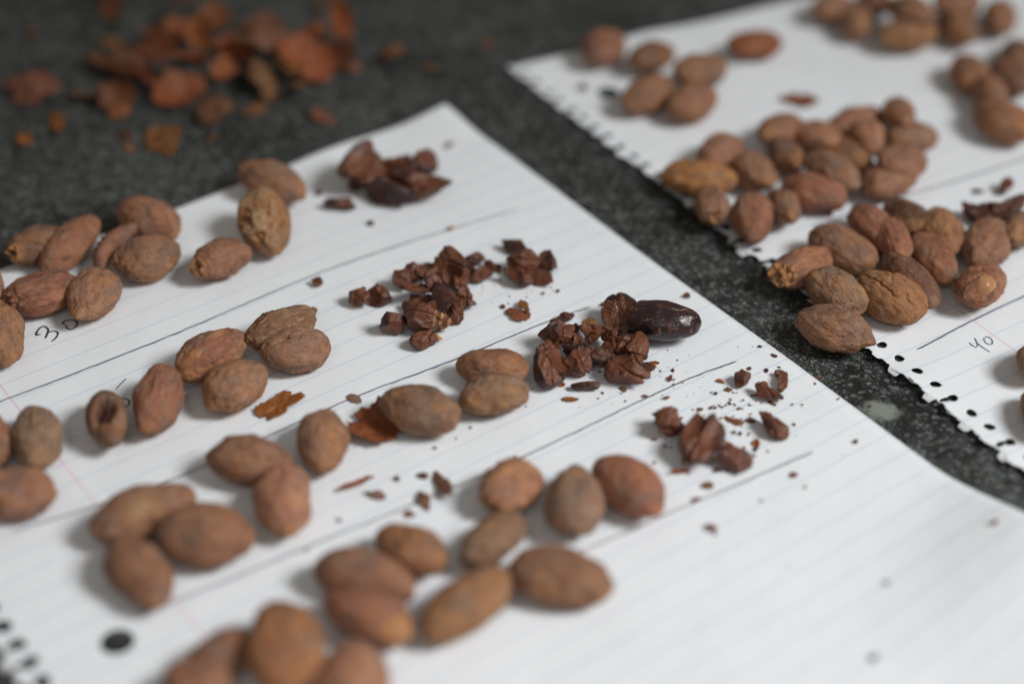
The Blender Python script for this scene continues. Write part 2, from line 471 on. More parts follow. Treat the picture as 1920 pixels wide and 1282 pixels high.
 (87.7,31.62,0.8,-50.1,-0.8,10.98,6.82,5.36,{'t': 'n'},
  'dark bean behind the bean with the broken end'),
 (97.24,41.58,1.8,-74.1,-3.5,10.58,6.03,4.92,{'t': 'r'},
  'reddish bean at the rear left of the near right cluster'),
 (101.4,34.01,2.8,-88.9,-7,10.16,5.07,4.7,{'t': 'r'},
  'upright reddish bean in the middle of the near right cluster'),
 (107.32,48.29,0.8,-76.5,-13.2,9.78,5.83,4.04,{'t': 'dd'},
  'dark bean in the rear row of the near right cluster'),
 (116.03,40.54,0.8,-93.1,-3.2,10.68,5.81,5.08,{'t': 'o', 'k': 'dent'},
  'bean with a round dent at the rear of the near right cluster'),
 (111.26,28.31,0.8,-74.3,-0.7,11.07,5.35,4.8,{'t': 'r'},
  'narrow reddish bean with lengthwise creases in the near right cluster'),
 (103.26,17.89,0.8,-65.9,1.9,11.61,5.99,5.04,{'t': 'd'},
  'curved dark bean behind the orange creased bean'),
 (126.75,35.1,0.8,60.4,2.1,10.85,6.44,5.19,{'t': 'g', 'k': 'dent'},
  'greyish dented bean in front of the dark nibs on the right'),
 (121.22,15.62,0.8,57.1,8.2,9.95,6.26,4.79,{'t': 'r', 'k': 'nub'},
  'bean with a smooth orange nub breaking through its shell'),
 (137.52,41.67,0.8,61.7,14.8,9.8,4.97,4.05,{'t': 'g'},
  'bean cut by the right picture edge beside the dark nibs'),
 (83.25,12.36,0.8,-59.4,-3.6,10.33,6.55,5.1,{'t': 'g', 'k': 'knob'},
  'grey brown bean with an orange rim, above the wrinkled pointed bean'),
 (97.04,9.69,0.8,-56.3,-0.8,10.97,7.2,5.57,{'t': 'o', 'k': 'crease', 'w': 1.1},
  'orange brown bean with deep lengthwise creases, right of the grey brown bean'),
 (81.16,-2.84,0.8,-28.1,-1.1,10.35,6.73,5.3,{'t': 'g', 'pt': 1, 'w': 1.25},
  'large wrinkled bean with a pointed right tip, lying half off the sheet on the stone'),
 (104.09,169.77,0.8,-118.7,-11.9,10.23,6.77,4.41,{'t': 'n'},
  'leftmost bean of the far pile at the top edge'),
 (110.02,159.7,0.8,-93.6,-8.4,10.4,5.18,4.58,{'t': 'n'},
  'second bean from left in the far pile at the top edge'),
 (125.05,149.72,0.8,22.9,3.5,10.43,6.68,5.14,{'t': 'o'},
  'large frontmost bean of the far pile at the top edge'),
 (126.13,156.01,6.8,-66.7,-9.9,10.04,6.67,4.63,{'t': 'n'},
  'bean on top of the frontmost bean in the far pile'),
 (141.63,155.53,0.8,-84.1,-6.6,10.5,5.94,4.6,{'t': 'o'},
  'bean right of the frontmost bean in the far pile'),
 (156.29,162.4,0.8,-101.4,-7.8,10.46,5.49,4.7,{'t': 'n'},
  'rightmost bean of the far pile at the top edge'),
 (142.29,162.66,5.8,44.3,13.2,10.02,6.75,4.38,{'t': 'n'},
  'upper bean at the right of the far pile, cut by the top edge'),
 (118.06,173.09,0.8,-88.8,-13.1,10.36,6.28,4.08,{'t': 'd'},
  'dark bean at the back of the far pile, cut by the top edge'),
 (139.6,125.88,0.8,-90.6,-4.6,10.63,6,4.92,{'t': 'o'},
  'leftmost bean of the group at the right edge below the far pile'),
 (143.81,95.59,0.8,-52.8,-1.5,10.84,6.57,5.12,{'t': 'o'},
  'long orange brown bean, frontmost of the group at the right edge'),
 (152.39,124.77,0.8,-77.2,-7.8,10.26,6.49,4.7,{'t': 'd'},
  'dark bean behind the others in the group at the right edge'),
 (142.9,109.84,1.8,-90.2,-5.5,10.52,5.22,4.68,{'t': 'n'},
  'middle bean of the group at the right edge'),
 (157.45,139.71,0.8,79.3,13.9,10.28,5.98,4.08,{'t': 'd'},
  'dark rearmost bean of the group at the right edge'),
 (127.34,-34.57,0.8,-86,-11.9,9.17,5.97,4.41,{'t': 'o'},
  'sliver of bean at the right picture edge below the written 40'),
 (131.63,-14.2,0.8,44.7,12.7,9.27,6.3,4.39,{'t': 'n'},
  'bean just past the right picture edge beside the red margin line, seen as a sliver'),
]
NIBS = [
 (-41.46,69.39,1.8,69.1,-1.6,8.56,6.27,6.38,{'big': 1},
  'tall lobed nib at the left of the far nib pile'),
 (-33.47,62.53,0.8,-9.4,-0,8.03,4.68,4.36,{'big': 1, 'dk': 1},
  'dark rounded nib in front of the far nib pile'),
 (-25.93,63.98,1.8,-14.7,0,9.73,4.87,4.54,{'big': 1},
  'long jagged nib at the right of the far nib pile'),
 (-25.25,72.07,3.8,48.9,-1.9,6.97,3.92,3.74,{},
  'upright nib sliver rising at the back right of the far nib pile'),
 (-32.97,73.82,1.8,0.4,-0,4.39,3.81,3.55,{},
  'small dark nib at the back of the far nib pile'),
 (-44.35,67.63,0.8,0.1,-0,2.27,1.87,1.75,{},
  'small nib chip at the front left foot of the far nib pile'),
 (-47.92,59,0.8,-9,0,4.89,2.22,2.06,{},
  'notched dark nib lying apart in front of the far nib pile'),
 (-39.19,13.65,0.8,-46.7,0.1,3.14,2.91,2.74,{},
  'leftmost of the two small nibs left of the middle nib pile'),
 (-34.73,15.51,0.8,-1.2,-0,3.53,3.13,2.91,{},
  'right one of the two small nibs left of the middle nib pile'),
 (-30.34,2.82,0.8,4.4,-0,3.45,3.58,3.33,{},
  'rounded nib at the front left corner of the middle nib pile'),
 (-21.67,3.11,0.8,-10.5,-0,7.15,4.25,3.96,{'big': 1, 'rib': 1},
  'large scooped nib with pale ribs at the front of the middle nib pile'),
 (-21.88,-2.99,0.8,23.2,-0.1,4.3,2.51,2.34,{'tip': 1},
  'nib with an orange papery tip lying in front of the middle nib pile'),
 (-28.65,21.59,0.8,1.3,0,2.76,2.98,2.78,{},
  'small nib at the far left of the middle nib pile'),
 (-26.04,23.28,1.8,-47.4,0.3,3.27,2.77,2.63,{},
  'nib second from left in the rear of the middle nib pile'),
 (-22.56,24.62,2.8,-84.7,3.9,4.58,2.74,2.74,{'sh': 80},
  'upright nib standing in the rear of the middle nib pile'),
 (-24.55,15.09,2.8,38.3,-1,5.77,2.42,2.26,{'sh': 60},
  'flat plate shaped nib slanting across the middle nib pile'),
 (-23,12.52,0.8,-0.2,-0,4.95,3.1,2.89,{'sh': 130},
  'dark hollow nib in the centre of the middle nib pile'),
 (-17.94,11.32,3.8,-74.6,4.6,5.97,3.18,3.16,{'sh': 70, 'up': 0},
  'wedge shaped nib standing over the centre of the middle nib pile'),
 (-15.97,24.21,1.8,-61.2,1.7,5.77,4.08,4.04,{'big': 1},
  'large orange brown nib at the back of the middle nib pile'),
 (-12.28,13.6,0.8,-61.9,1,4.06,3.19,3.12,{},
  'nib at the right front of the middle nib pile'),
 (-14.56,10.05,0.8,-78,6.4,5.33,2.19,2.11,{},
  'narrow ridged nib beside the large scooped nib'),
 (-9.96,32.4,0.8,18.1,-0,3.19,2.13,1.98,{},
  'small nib at the rear right of the middle nib pile'),
 (-8.16,25.6,0.8,38.1,-0.9,3.71,2.1,1.96,{},
  'flat nib chip at the right of the middle nib pile'),
 (-5.39,29.93,0.8,-17.7,0.1,2.68,1.77,1.64,{},
  'thin nib chip at the right tip of the middle nib pile'),
 (-17.71,24.66,0.8,-36.5,0.2,2.87,2.45,2.29,{'dk': 1},
  'dark shaded nib in the heart of the middle nib pile'),
 (-20.08,17.63,3.8,54.7,-1.2,3.02,2.06,1.96,{},
  'small tilted nib on the crest of the middle nib pile'),
 (-26.13,10.82,0.8,-37.2,0.6,2.89,2.05,1.92,{},
  'small nib behind the rounded front left nib of the middle pile'),
 (-14.22,19.91,1.8,-48.2,0.8,2.8,2.07,1.96,{},
  'small reddish nib between the large orange brown nib and the right front nib'),
 (-20.17,7.71,3.8,25.4,-0.1,3.09,1.88,1.75,{'sh': 80},
  'thin shard lying on the large scooped nib'),
 (-11.62,29.14,0.8,-66.4,2.8,2.66,1.56,1.51,{},
  'splinter at the right shoulder of the middle nib pile'),
 (0.86,38.12,0.8,-17.8,0.1,4.25,2.51,2.34,{'dk': 1},
  'blackish block nib at the back of the small nib group'),
 (3.25,27.91,1.8,35.6,-0.2,4.45,3.53,3.3,{'big': 1},
  'largest nib in the middle of the small nib group'),
 (1.68,23.03,0.8,-14.7,-0,4.27,2.98,2.78,{},
  'front nib with a lit broken face in the small nib group'),
 (7.44,24.17,0.8,-25,0.2,3.89,2.1,1.96,{},
  'jagged nib at the right front of the small nib group'),
 (9.64,30.36,0.8,71.7,-1.6,3.72,2.76,2.73,{'dk': 1},
  'rounded dark nib at the right of the small nib group'),
 (-51.34,22.68,0.8,-1.6,-0,1.63,1.4,1.3,{},
  'tiny lone nib chip on the topmost pen line'),
 (9.33,-14.07,0.8,-89.5,5.1,8.53,4.31,4.27,{'big': 1},
  'large two lobed nib standing upright at the left of the chunky nib pile'),
 (11.62,-4.16,2.8,21.8,0,4.75,3.69,3.44,{'big': 1},
  'knobbly nib behind the large two lobed nib'),
 (13.69,7.82,0.8,-17.4,0,2.25,1.53,1.43,{'dk': 1},
  'small dark nib wedge behind the chunky nib pile'),
 (16.04,3.26,0.8,65.1,-1.3,1.72,1.17,1.12,{'dk': 1},
  'tiny blackish nib behind the knobbly nib'),
 (16.06,-13.78,0.8,-62.8,0,3.88,3.79,3.52,{},
  'round faced nib right of the large two lobed nib'),
 (19.01,-10.48,2.8,-24,0.1,6.66,2.82,2.63,{'dk': 1, 'big': 1},
  'long dark skinned nib slab across the middle of the chunky nib pile'),
 (19.86,-2.51,1.8,-18.4,-0,3.61,2.86,2.66,{},
  'nib with a smooth brown face at the rear of the chunky nib pile'),
 (24.52,-2.99,2.8,-37.1,0.1,2.55,2.18,2.03,{},
  'small light nib touching the split dark half'),
 (26.48,-7.04,1.8,-8.7,-0,4.32,3.18,2.96,{},
  'pale cracked nib in front of the split dark half'),
 (31.13,-9.96,1.8,76.7,-3.5,4.85,2.9,2.88,{},
  'upright knobbly nib under the glossy dark bean'),
 (28.26,-17.14,0.8,-23.1,0,6.03,3.77,3.51,{'big': 1},
  'frontmost large nib of the chunky nib pile'),
 (33.85,-13.01,0.8,-24.6,0,2.02,1.31,1.22,{'dk': 1},
  'small dark red nib chip right of the frontmost large nib'),
 (18.15,-20.3,0.8,6.5,0,3.81,1.46,1.36,{'dk': 1},
  'dark cylinder shaped nib lying in front of the chunky nib pile'),
 (22.26,-10.58,1.8,41.6,-1,3.36,2.14,2.01,{},
  'small nib under the right end of the long dark skinned slab'),
 (16.05,-5,1.8,-53.7,1.1,2.9,1.98,1.88,{},
  'small nib between the knobbly nib and the long dark slab'),
 (25.2,-10.6,0.8,-31.7,0.2,3.2,1.98,1.85,{},
  'small nib behind the frontmost large nib'),
 (30.24,-2.4,1.8,30.5,-0.4,2.46,1.67,1.56,{'dk': 1},
  'dark nib chip tucked against the glossy dark bean'),
 (37.05,-36.82,0.8,-33,0,4.64,3.64,3.39,{'big': 1},
  'lobed dark nib at the left of the near nib group'),
 (43.94,-44.58,0.8,66,-2,7.43,4.94,4.93,{'big': 1},
  'largest nib in the centre of the near nib group'),
 (51.66,-48.71,0.8,-18.7,-0,4.44,2.94,2.74,{},
  'dark nib at the right front of the near nib group'),
 (61.76,-35.79,0.8,-63.6,2.2,5.24,2.65,2.52,{},
  'curved dark nib lying alone right of the near nib group'),
 (56.45,-17.97,0.8,50.4,-0.6,2.62,2.08,2,{},
  'small pyramid shaped nib behind the near nib group'),
 (62.23,-23.93,0.8,-31.9,0.1,4,1.94,1.8,{},
  'jagged flat nib near the right sheet edge'),
 (66.47,-19.14,0.8,76.9,-5.8,3.44,1.29,1.23,{},
  'narrow upright nib nearest the right sheet edge'),
 (66.15,-15.14,0.8,14,0,1.22,1.15,1.07,{},
  'tiny dark nib touching the narrow upright nib'),
 (127.73,52.97,0.8,-30.9,-0.1,4.9,3.12,2.9,{'dk': 1},
  'left one of the dark nibs behind the greyish dented bean'),
 (132.74,52.25,1.8,18.9,-0.8,6.55,3.12,2.91,{'dk': 1, 'big': 1},
  'middle one of the dark nibs behind the greyish dented bean'),
 (137.77,54.34,2.8,42.1,-3.1,4.59,2.52,2.45,{'dk': 1},
  'right one of the dark nibs behind the greyish dented bean'),
 (139.24,67.22,0.8,74.6,-2.7,3.01,1.99,2.01,{},
  'small red brown nib near the right edge behind the dark nibs'),
 (75.29,-108.76,0.8,17.3,0,0.78,0.71,0.66,{'tiny': 1},
  'lone red brown crumb nearest the bottom right corner'),
 (107.02,-72.51,0.8,18,0,0.71,0.63,0.59,{'tiny': 1},
  'lone crumb at the right edge of the empty lower sheet'),
 (81.24,-87.41,0.8,34.1,-0,0.58,0.55,0.52,{'tiny': 1},
  'lone crumb in the middle of the empty lower sheet'),
 (45.67,17.59,0.8,1.3,0,0.91,0.74,0.69,{'tiny': 1},
  'lone red brown crumb at the sheet edge behind the glossy dark bean'),
 (-54.52,66.14,0.8,-0.3,-0,0.98,0.8,0.75,{'tiny': 1, 'dk': 1},
  'black crumb beside the notched dark nib'),
 (-38.91,51.21,0.8,-0.4,-0,0.96,0.78,0.73,{'tiny': 1},
  'lone crumb in front of the far nib pile'),
 (-18.4,91.8,0.8,32.4,-0.2,1.28,0.92,0.85,{'tiny': 1},
  'lone crumb behind the far nib pile near the sheet corner'),
 (21.72,124.5,0.8,-0.3,0,1.47,1.13,1.06,{'tiny': 1},
  'reddish crumb left of the far binder hole on the right sheet'),
 (-51.28,-13.83,0.8,-0.7,-0,0.93,0.56,0.52,{'tiny': 1},
  'tiny chip touching the underside of the cracked skin bean'),
 (-26.61,-53.56,0.8,-3.3,-0,0.74,0.66,0.61,{'tiny': 1},
  'red brown crumb right of the long thin orange sliver'),
 (23.81,13.82,0.8,-17.1,0,0.98,0.59,0.55,{'tiny': 1, 'dk': 1},
  'black crumb behind the split dark half'),
 (-2.35,12.89,0.8,-39.2,0.2,0.85,0.59,0.55,{'tiny': 1, 'dk': 1},
  'dark crumb at the left tip of the orange flake right of the middle nib pile'),
 (-40.98,14.09,0.8,43.5,-0.2,0.99,0.74,0.69,{'tiny': 1, 'o': 1},
  'amber crumb left of the two small nibs'),
 (88.05,56.49,0.8,-71.8,1.7,1.62,0.94,0.89,{'tiny': 1, 'dk': 1},
  'dark chip in front of the salmon coloured bean'),
 (81.43,-40.06,0.8,27.9,0,0.57,0.54,0.5,{'tiny': 1},
  'lone dark crumb near the right sheet edge past the nearest pen line'),
]
HUSKS = [
 (-33.08,-37.15,0.8,-35.7,0,10.15,7.61,{'arc': 170, 'up': 1},
  'open brown husk shell beside the fat bean with a nub'),
 (-56.75,-27.23,0.8,39.6,0,7.95,5.18,{'arc': 60, 'up': 1, 'o': 1},
  'curved orange husk sliver with a forked right end, below the second row'),
 (-51.6,10.92,0.8,67.3,0,2.73,1.25,{'arc': 70, 'up': 0},
  'tiny curled husk sliver behind the flaky bean'),
 (-38.09,-24.59,0.8,30.8,0,2.85,3.52,{'arc': 40, 'up': 0, 'g': 1},
  'small greyish husk flake above the open husk shell'),
 (-35.73,-54.73,0.8,34.8,0,6.46,1.76,{'arc': 60, 'up': 1, 'o': 1},
  'long thin orange husk sliver below the upright pale bean'),
 (-31.32,-58.72,0.8,-5.9,0,3.92,2.18,{'arc': 50, 'up': 0, 'g': 1},
  'grey leaf shaped husk flake below the long thin orange sliver'),
 (-20.59,-52.34,0.8,-14.7,0,2.79,2.01,{'arc': 50, 'up': 0, 'dk': 1},
  'small dark husk flake left of the hooked husk strip'),
 (-15.81,-55.82,0.8,-73.3,0,7.77,1.96,{'arc': 80, 'up': 0},
  'hooked husk strip standing left of the pinkish bean'),
 (-20.13,-61.42,0.8,-66.8,0,4.07,1.93,{'arc': 40, 'up': 0},
  'triangular husk flake below the hooked husk strip'),
 (-23.25,-64.96,0.8,-7.3,0,1.67,1.35,{'arc': 40, 'up': 0},
  'little husk flake left below the triangular flake'),
 (1.1,9.55,0.8,24.1,0,3.84,4.19,{'arc': 70, 'up': 0, 'o': 1},
  'orange husk flake right of the middle nib pile'),
 (3.16,11.65,1.8,-71.3,0,3.48,1.65,{'arc': 60, 'up': 0, 'o': 1},
  'small ragged husk flake resting on the orange flake right of the middle nib pile'),
 (20.24,1.49,3.8,16.1,0,3.07,2.91,{'arc': 60, 'up': 0, 'o': 1},
  'orange ragged husk flake at the back of the chunky nib pile'),
 (14.27,-23.77,0.8,0,0,3,1.35,{'arc': 50, 'up': 1, 'o': 1},
  'orange husk flake in front of the dark cylinder nib'),
 (12.44,-18.4,0.8,42,0,1.37,0.94,{'arc': 40, 'up': 1, 'o': 1},
  'tiny amber husk flake at the foot of the large two lobed nib'),
 (27.28,-20.27,0.8,-15.8,0,1.6,1.25,{'arc': 40, 'up': 0},
  'brown husk flake below the frontmost large nib'),
 (35.33,-10.16,0.8,0,0,1.9,1.06,{'arc': 40, 'up': 1, 'o': 1},
  'amber husk flake below the glossy dark bean'),
 (51.56,-17.36,0.8,-16.1,0,1.59,1.15,{'arc': 50, 'up': 1, 'o': 1},
  'orange husk flake left of the small pyramid nib'),
 (62.21,-18.4,0.8,28.6,0,1.47,1.19,{'arc': 50, 'up': 0},
  'brown husk flake right of the small pyramid nib'),
 (53.4,-32.63,0.8,-21.9,0,2.83,1.64,{'arc': 50, 'up': 0, 'o': 1},
  'amber ragged husk flake between the largest near nib and the lone curved nib'),
 (57.9,-41.03,0.8,-74.7,0,2.47,1.18,{'arc': 50, 'up': 1, 'o': 1},
  'husk flake with a yellow foot below the lone curved nib'),
 (39.34,-50.48,0.8,11.8,0,3.49,1.22,{'arc': 50, 'up': 1, 'o': 1},
  'thin orange husk flake at the foot of the largest near nib'),
 (50.89,-42.57,1.8,-23,0,2.37,1.9,{'arc': 70, 'up': 1, 'o': 1},
  'pale orange husk flake tucked behind the dark front nib'),
 (47.7,-32.03,0.8,-3.1,0,1.61,0.77,{'arc': 40, 'up': 0},
  'narrow husk flake behind the largest near nib'),
 (57.02,-32.23,0.8,-21.9,0,1.7,0.88,{'arc': 40, 'up': 0, 'dk': 1},
  'dark narrow husk flake left of the lone curved nib'),
 (65.3,-51.78,0.8,31.7,0,1.57,1.04,{'arc': 40, 'up': 0},
  'brown husk flake below the end of the nearest pen line'),
 (44.88,-69.85,0.8,-28.9,0,2.29,2.26,{'arc': 25, 'up': 0, 'g': 1},
  'square tan husk flake on the empty lower part of the sheet'),
 (41.57,-60.16,0.8,7.3,0,1.63,0.98,{'arc': 40, 'up': 0},
  'dark husk flake on the nearest pen line'),
 (45.24,-55.46,0.8,27.4,0,1.64,1.24,{'arc': 40, 'up': 0},
  'husk flake just above the dark flake on the nearest pen line'),
 (45.74,-27.83,0.8,-23.5,0,1.08,0.99,{'arc': 40, 'up': 0},
  'small husk flake on the blue line behind the near nib group'),
 (65.69,-7.15,0.8,-39.5,0,1.58,0.93,{'arc': 40, 'up': 0, 'dk': 1},
  'dark splinter lying on the right sheet edge'),
 (87.23,117.01,0.8,-11.9,0,5.99,4.16,{'arc': 80, 'up': 1},
  'curled husk piece lying alone in the far middle of the right sheet'),
 (131.61,67.73,0.8,0,0,2.65,2.31,{'arc': 50, 'up': 0},
  'small brown husk flake left of the small red brown nib'),
 (-145.98,120.93,0,-9.5,0,11.96,6.78,{'arc': 130, 'up': 0, 's': 1},
  'slim reddish husk shell lying on the dark stone at far left'),
 (-146.01,131.65,0,56.3,0,4.58,4.54,{'arc': 70, 'up': 0, 'o': 1, 's': 1},
  'husk flake leaning behind the slim husk at far left'),
 (-135.69,104.66,0,-66.5,0,8.31,3.29,{'arc': 40, 'up': 1, 'o': 1, 's': 1},
  'orange husk flake in front of the slim husk at far left'),
 (-144.33,96.5,0,23.8,0,3.22,4.22,{'arc': 40, 'up': 1, 'o': 1, 's': 1},
  'orange husk flake nearest the left edge of the stone'),
 (-154.75,160.79,0,0,0,2.83,5.2,{'arc': 40, 'up': 0, 's': 1},
  'blurred husk flake alone near the top left corner'),
 (-137.91,179.05,0,-19.4,0,7.75,6.66,{'arc': 110, 'up': 0, 's': 1},
  'husk shell at the top edge left of the heap'),
 (-131.01,174.59,0,-22.7,0,6.58,5.07,{'arc': 90, 'up': 1, 's': 1, 'dk': 1},
  'dark husk shell at the top edge behind the left of the heap'),
 (-128.84,118.7,0,-32.3,0,5.15,5.59,{'arc': 60, 'up': 0, 's': 1},
  'red brown husk flake left of the heap'),
 (-122.26,137.63,0,-35.6,0,12.32,7.8,{'arc': 150, 'up': 1, 's': 1, 'dk': 1},
  'dark cupped husk shell at the left of the heap'),
 (-117.97,131.28,6,-42.5,0,9.14,4.42,{'arc': 90, 'up': 0, 's': 1},
  'narrow arched husk resting on the dark cupped shell'),
 (-103.32,121.57,0,20.1,0,12.48,7.8,{'arc': 130, 'up': 1, 's': 1, 'hl': 1},
  'large pale glossy husk shell at the front of the heap'),
 (-98.26,127.32,6,-18.7,0,9.18,5.51,{'arc': 110, 'up': 0, 's': 1, 'o': 1},
  'orange edged husk above the large pale glossy shell'),
 (-119.77,115.85,0,-25.7,0,7.25,6.1,{'arc': 120, 'up': 1, 's': 1, 'dk': 1},
  'dark husk shell left of the large pale glossy shell'),
 (-117.98,108.97,0,0,0,5.1,4.49,{'arc': 60, 'up': 0, 's': 1, 'o': 1},
  'orange husk flake at the front left of the heap'),
 (-102.34,92.94,0,-38,0,9.61,7.11,{'arc': 40, 'up': 0, 's': 1, 'o': 1},
  'flat orange husk flake lying in front of the heap'),
 (-89.36,108.97,0,-24.5,0,7.56,6.61,{'arc': 110, 'up': 0, 's': 1},
  'folded husk piece in front of the heap, right of the pale shell'),
 (-74.65,122.86,0,-71.2,20,10.5,5.72,{'arc': 120, 'up': 0, 's': 1},
  'reddish husk shell standing at the right front of the heap'),
 (-64.97,120.29,0,-79.8,0,10.5,3.13,{'arc': 90, 'up': 0, 's': 1, 'o': 1},
  'amber husk edge beside the reddish standing shell'),
 (-64,133.09,2,-46.5,0,12.58,7.8,{'arc': 130, 'up': 1, 's': 1},
  'brown husk shell at the right of the heap'),
 (-56.05,142.02,0,-19.2,0,9.07,7.68,{'arc': 140, 'up': 1, 's': 1, 'dk': 1},
  'dark hollow husk at the right end of the heap'),
 (-53.69,151.02,3,-78.6,25,10.5,5.06,{'arc': 130, 'up': 1, 's': 1},
  'forked husk shell standing at the right end of the heap'),
 (-74.19,143.21,5,30.2,0,11.23,7.8,{'arc': 130, 'up': 0, 's': 1},
  'long light brown husk on top of the heap'),
 (-87.69,147.83,0,-15.5,0,7.88,5.46,{'arc': 100, 'up': 1, 's': 1, 'o': 1},
  'orange lipped husk in the middle of the heap'),
 (-97.12,143.89,5,-72.9,15,10.5,5.33,{'arc': 110, 'up': 1, 's': 1},
  'broad upright husk at the middle rear of the heap'),
 (-110.81,146.79,0,-18.9,0,8.53,7.8,{'arc': 120, 'up': 1, 's': 1, 'dk': 1},
  'dark husk in the shade at the left rear of the heap'),
 (-106.21,168.15,3,-67.6,0,10.5,5.52,{'arc': 110, 'up': 0, 's': 1},
  'reddish husk at the top edge behind the heap'),
 (-96.3,169.45,0,40.2,0,7.65,7.8,{'arc': 110, 'up': 1, 's': 1},
  'husk shell at the rear of the heap near the top edge'),
 (-80.94,163.65,0,16.8,0,8.36,7.8,{'arc': 120, 'up': 1, 's': 1, 'dk': 1},
  'dark red husk shell behind the long light brown husk'),
 (-83.43,132.64,0,-26.8,0,7.3,5.43,{'arc': 90, 'up': 0, 's': 1, 'dk': 1},
  'shaded husk in the gap at the centre of the heap'),
 (-38.16,145.42,0,-84.6,0,10.5,4.05,{'arc': 140, 'up': 0, 's': 1},
  'upright husk standing alone right of the heap'),
 (-25.6,137.3,0,-19.3,0,2.9,4,{'arc': 50, 'up': 0, 's': 1},
  'small husk flake right of the lone upright husk'),
 (-63.6,179.05,0,0,0,3.29,4.95,{'arc': 50, 'up': 0, 's': 1},
  'blurred husk flake at the top edge above the heap'),
 (-7.66,154.43,0,0,0,2.43,3.86,{'arc': 50, 'up': 0, 's': 1},
  'small husk flake furthest right on the dark stone'),
 (-56.68,108.04,0,-40.1,0,5.58,3.12,{'arc': 50, 'up': 0, 's': 1},
  'red brown husk sliver right of the amber husk edge'),
 (-88.34,97.1,0,0,0,1.9,2.99,{'arc': 40, 'up': 0, 's': 1, 'o': 1},
  'tiny orange husk flake below the folded husk piece'),
 (-114.89,98,0,-9.2,0,3.05,2.65,{'arc': 40, 'up': 0, 's': 1, 'dk': 1},
  'thin husk flake left of the flat orange flake'),
 (-112.16,90.87,0,19.4,0,2.37,2.63,{'arc': 40, 'up': 0, 's': 1},
  'tiny husk flake just left of the flat orange flake, nearest the viewer'),
 (-127.2,155.13,0,21.2,0,4.64,5.5,{'arc': 60, 'up': 0, 's': 1},
  'husk flake behind the dark cupped shell'),
 (-117.01,160.79,0,0,0,3.02,4.36,{'arc': 60, 'up': 0, 's': 1},
  'small husk flake at the rear left of the heap'),
 (-88.38,128.89,4,53.5,0,6.75,5.23,{'arc': 90, 'up': 1, 's': 1},
  'husk piece leaning left of the reddish standing shell'),
 (-69.38,128.63,6,-55.5,0,9.33,5.3,{'arc': 90, 'up': 1, 's': 1},
  'husk piece wedged above the reddish standing shell'),
 (-81.86,145.5,6,59.9,0,7.3,5.58,{'arc': 80, 'up': 0, 's': 1},
  'small curled husk behind the long light brown husk'),
 (-112.81,127.37,3,-49,0,7.66,4.64,{'arc': 80, 'up': 1, 's': 1, 'dk': 1},
  'dark husk scrap right of the dark cupped shell'),
 (-77.21,113.33,0,63.3,0,5.71,4.2,{'arc': 60, 'up': 0, 's': 1},
  'crumpled husk scrap at the foot of the reddish standing shell'),
 (-63.42,160.08,0,-28,0,5.83,5.68,{'arc': 70, 'up': 1, 's': 1},
  'husk scrap left of the forked husk shell'),
 (-106.49,152.67,4,-34.3,0,7.03,6.6,{'arc': 90, 'up': 1, 's': 1},
  'husk cup behind the broad upright husk'),
 (-50.01,139.31,0,37.7,0,4.14,4.66,{'arc': 60, 'up': 0, 's': 1},
  'husk scrap at the far right foot of the heap'),
]
CRUMBS = [(-39.1, -67.0, 1.09), (67.5, -55.8, 0.86), (-9.9, -34.8, 1.02), (53.1, -20.7, 1.57), (39.0, -16.5, 1.72), (32.4, -23.0, 1.7), (48.0, -50.1, 1.62), (37.6, -24.0, 1.3), (12.0, 20.4, 1.26), (8.1, 19.2, 1.12), (45.4, -71.4, 0.96), (59.0, -12.3, 1.2), (56.8, -14.2, 1.06), (62.6, -3.5, 1.08), (87.0, -26.2, 1.17), (74.6, -18.0, 0.79), (31.6, -16.8, 1.32), (40.0, -13.0, 1.2), (48.8, -21.5, 0.92), (49.8, -22.1, 1.18), (33.2, -47.3, 1.0), (33.7, -39.3, 1.27), (36.2, -41.6, 1.01), (37.5, -42.0, 1.01), (56.9, -44.8, 1.26), (57.3, -42.7, 1.13), (54.8, -42.0, 1.01), (60.3, -43.3, 0.88), (52.9, -36.6, 1.27), (54.4, -37.0, 1.15), (56.4, -37.2, 0.89), (67.6, -33.6, 1.03), (68.1, -26.0, 0.91), (62.9, -25.2, 1.17), (63.5, -26.0, 1.04), (59.5, -22.6, 0.91), (58.7, -22.8, 0.91), (66.5, -11.7, 1.06), (63.2, -13.0, 1.2), (50.9, -27.0, 0.78), (51.9, -26.4, 0.78), (53.0, -26.0, 0.78), (54.9, -27.8, 1.04), (55.7, -27.6, 0.91), (54.1, -26.2, 0.78), (57.6, -26.2, 0.91), (-10.8, -66.2, 0.85), (-18.2, -42.4, 1.01), (-16.8, 48.9, 2.06), (-10.0, 36.2, 1.44), (-129.0, 84.4, 1.86), (-43.2, 109.8, 1.61), (-49.4, 110.8, 1.61), (-45.5, -76.5, 0.71)]
PALE = (89.4, -27.8)

# ------------------------------------------------------------------ stone counter (setting)
def build_counter():
    me = bpy.data.meshes.new('stone_counter')
    bm = bmesh.new()
    bmesh.ops.create_cube(bm, size=1.0)
    for v in bm.verts:
        v.co = Vector((v.co.x * 1.5, v.co.y * 1.25 + .06, (v.co.z - .5) * .03))
    bmesh.ops.bevel(bm, geom=bm.edges[:], offset=.004, segments=3, affect='EDGES')
    bm.to_mesh(me); bm.free()
    o = add('stone_counter', me, mat_stone())
    tag(o, kind='structure')
build_counter()

# ------------------------------------------------------------------ sheets of ruled paper
TH_A, O_A = math.degrees(0.6320422), (56.390, 9.171)
TH_B, O_B = 33.0, (93.229, -3.557)

def frame(th):
    t = math.radians(th)
    return np.array([math.cos(t), math.sin(t)]), np.array([math.sin(t), -math.cos(t)])
EA, GA = frame(TH_A); EB, GB = frame(TH_B)

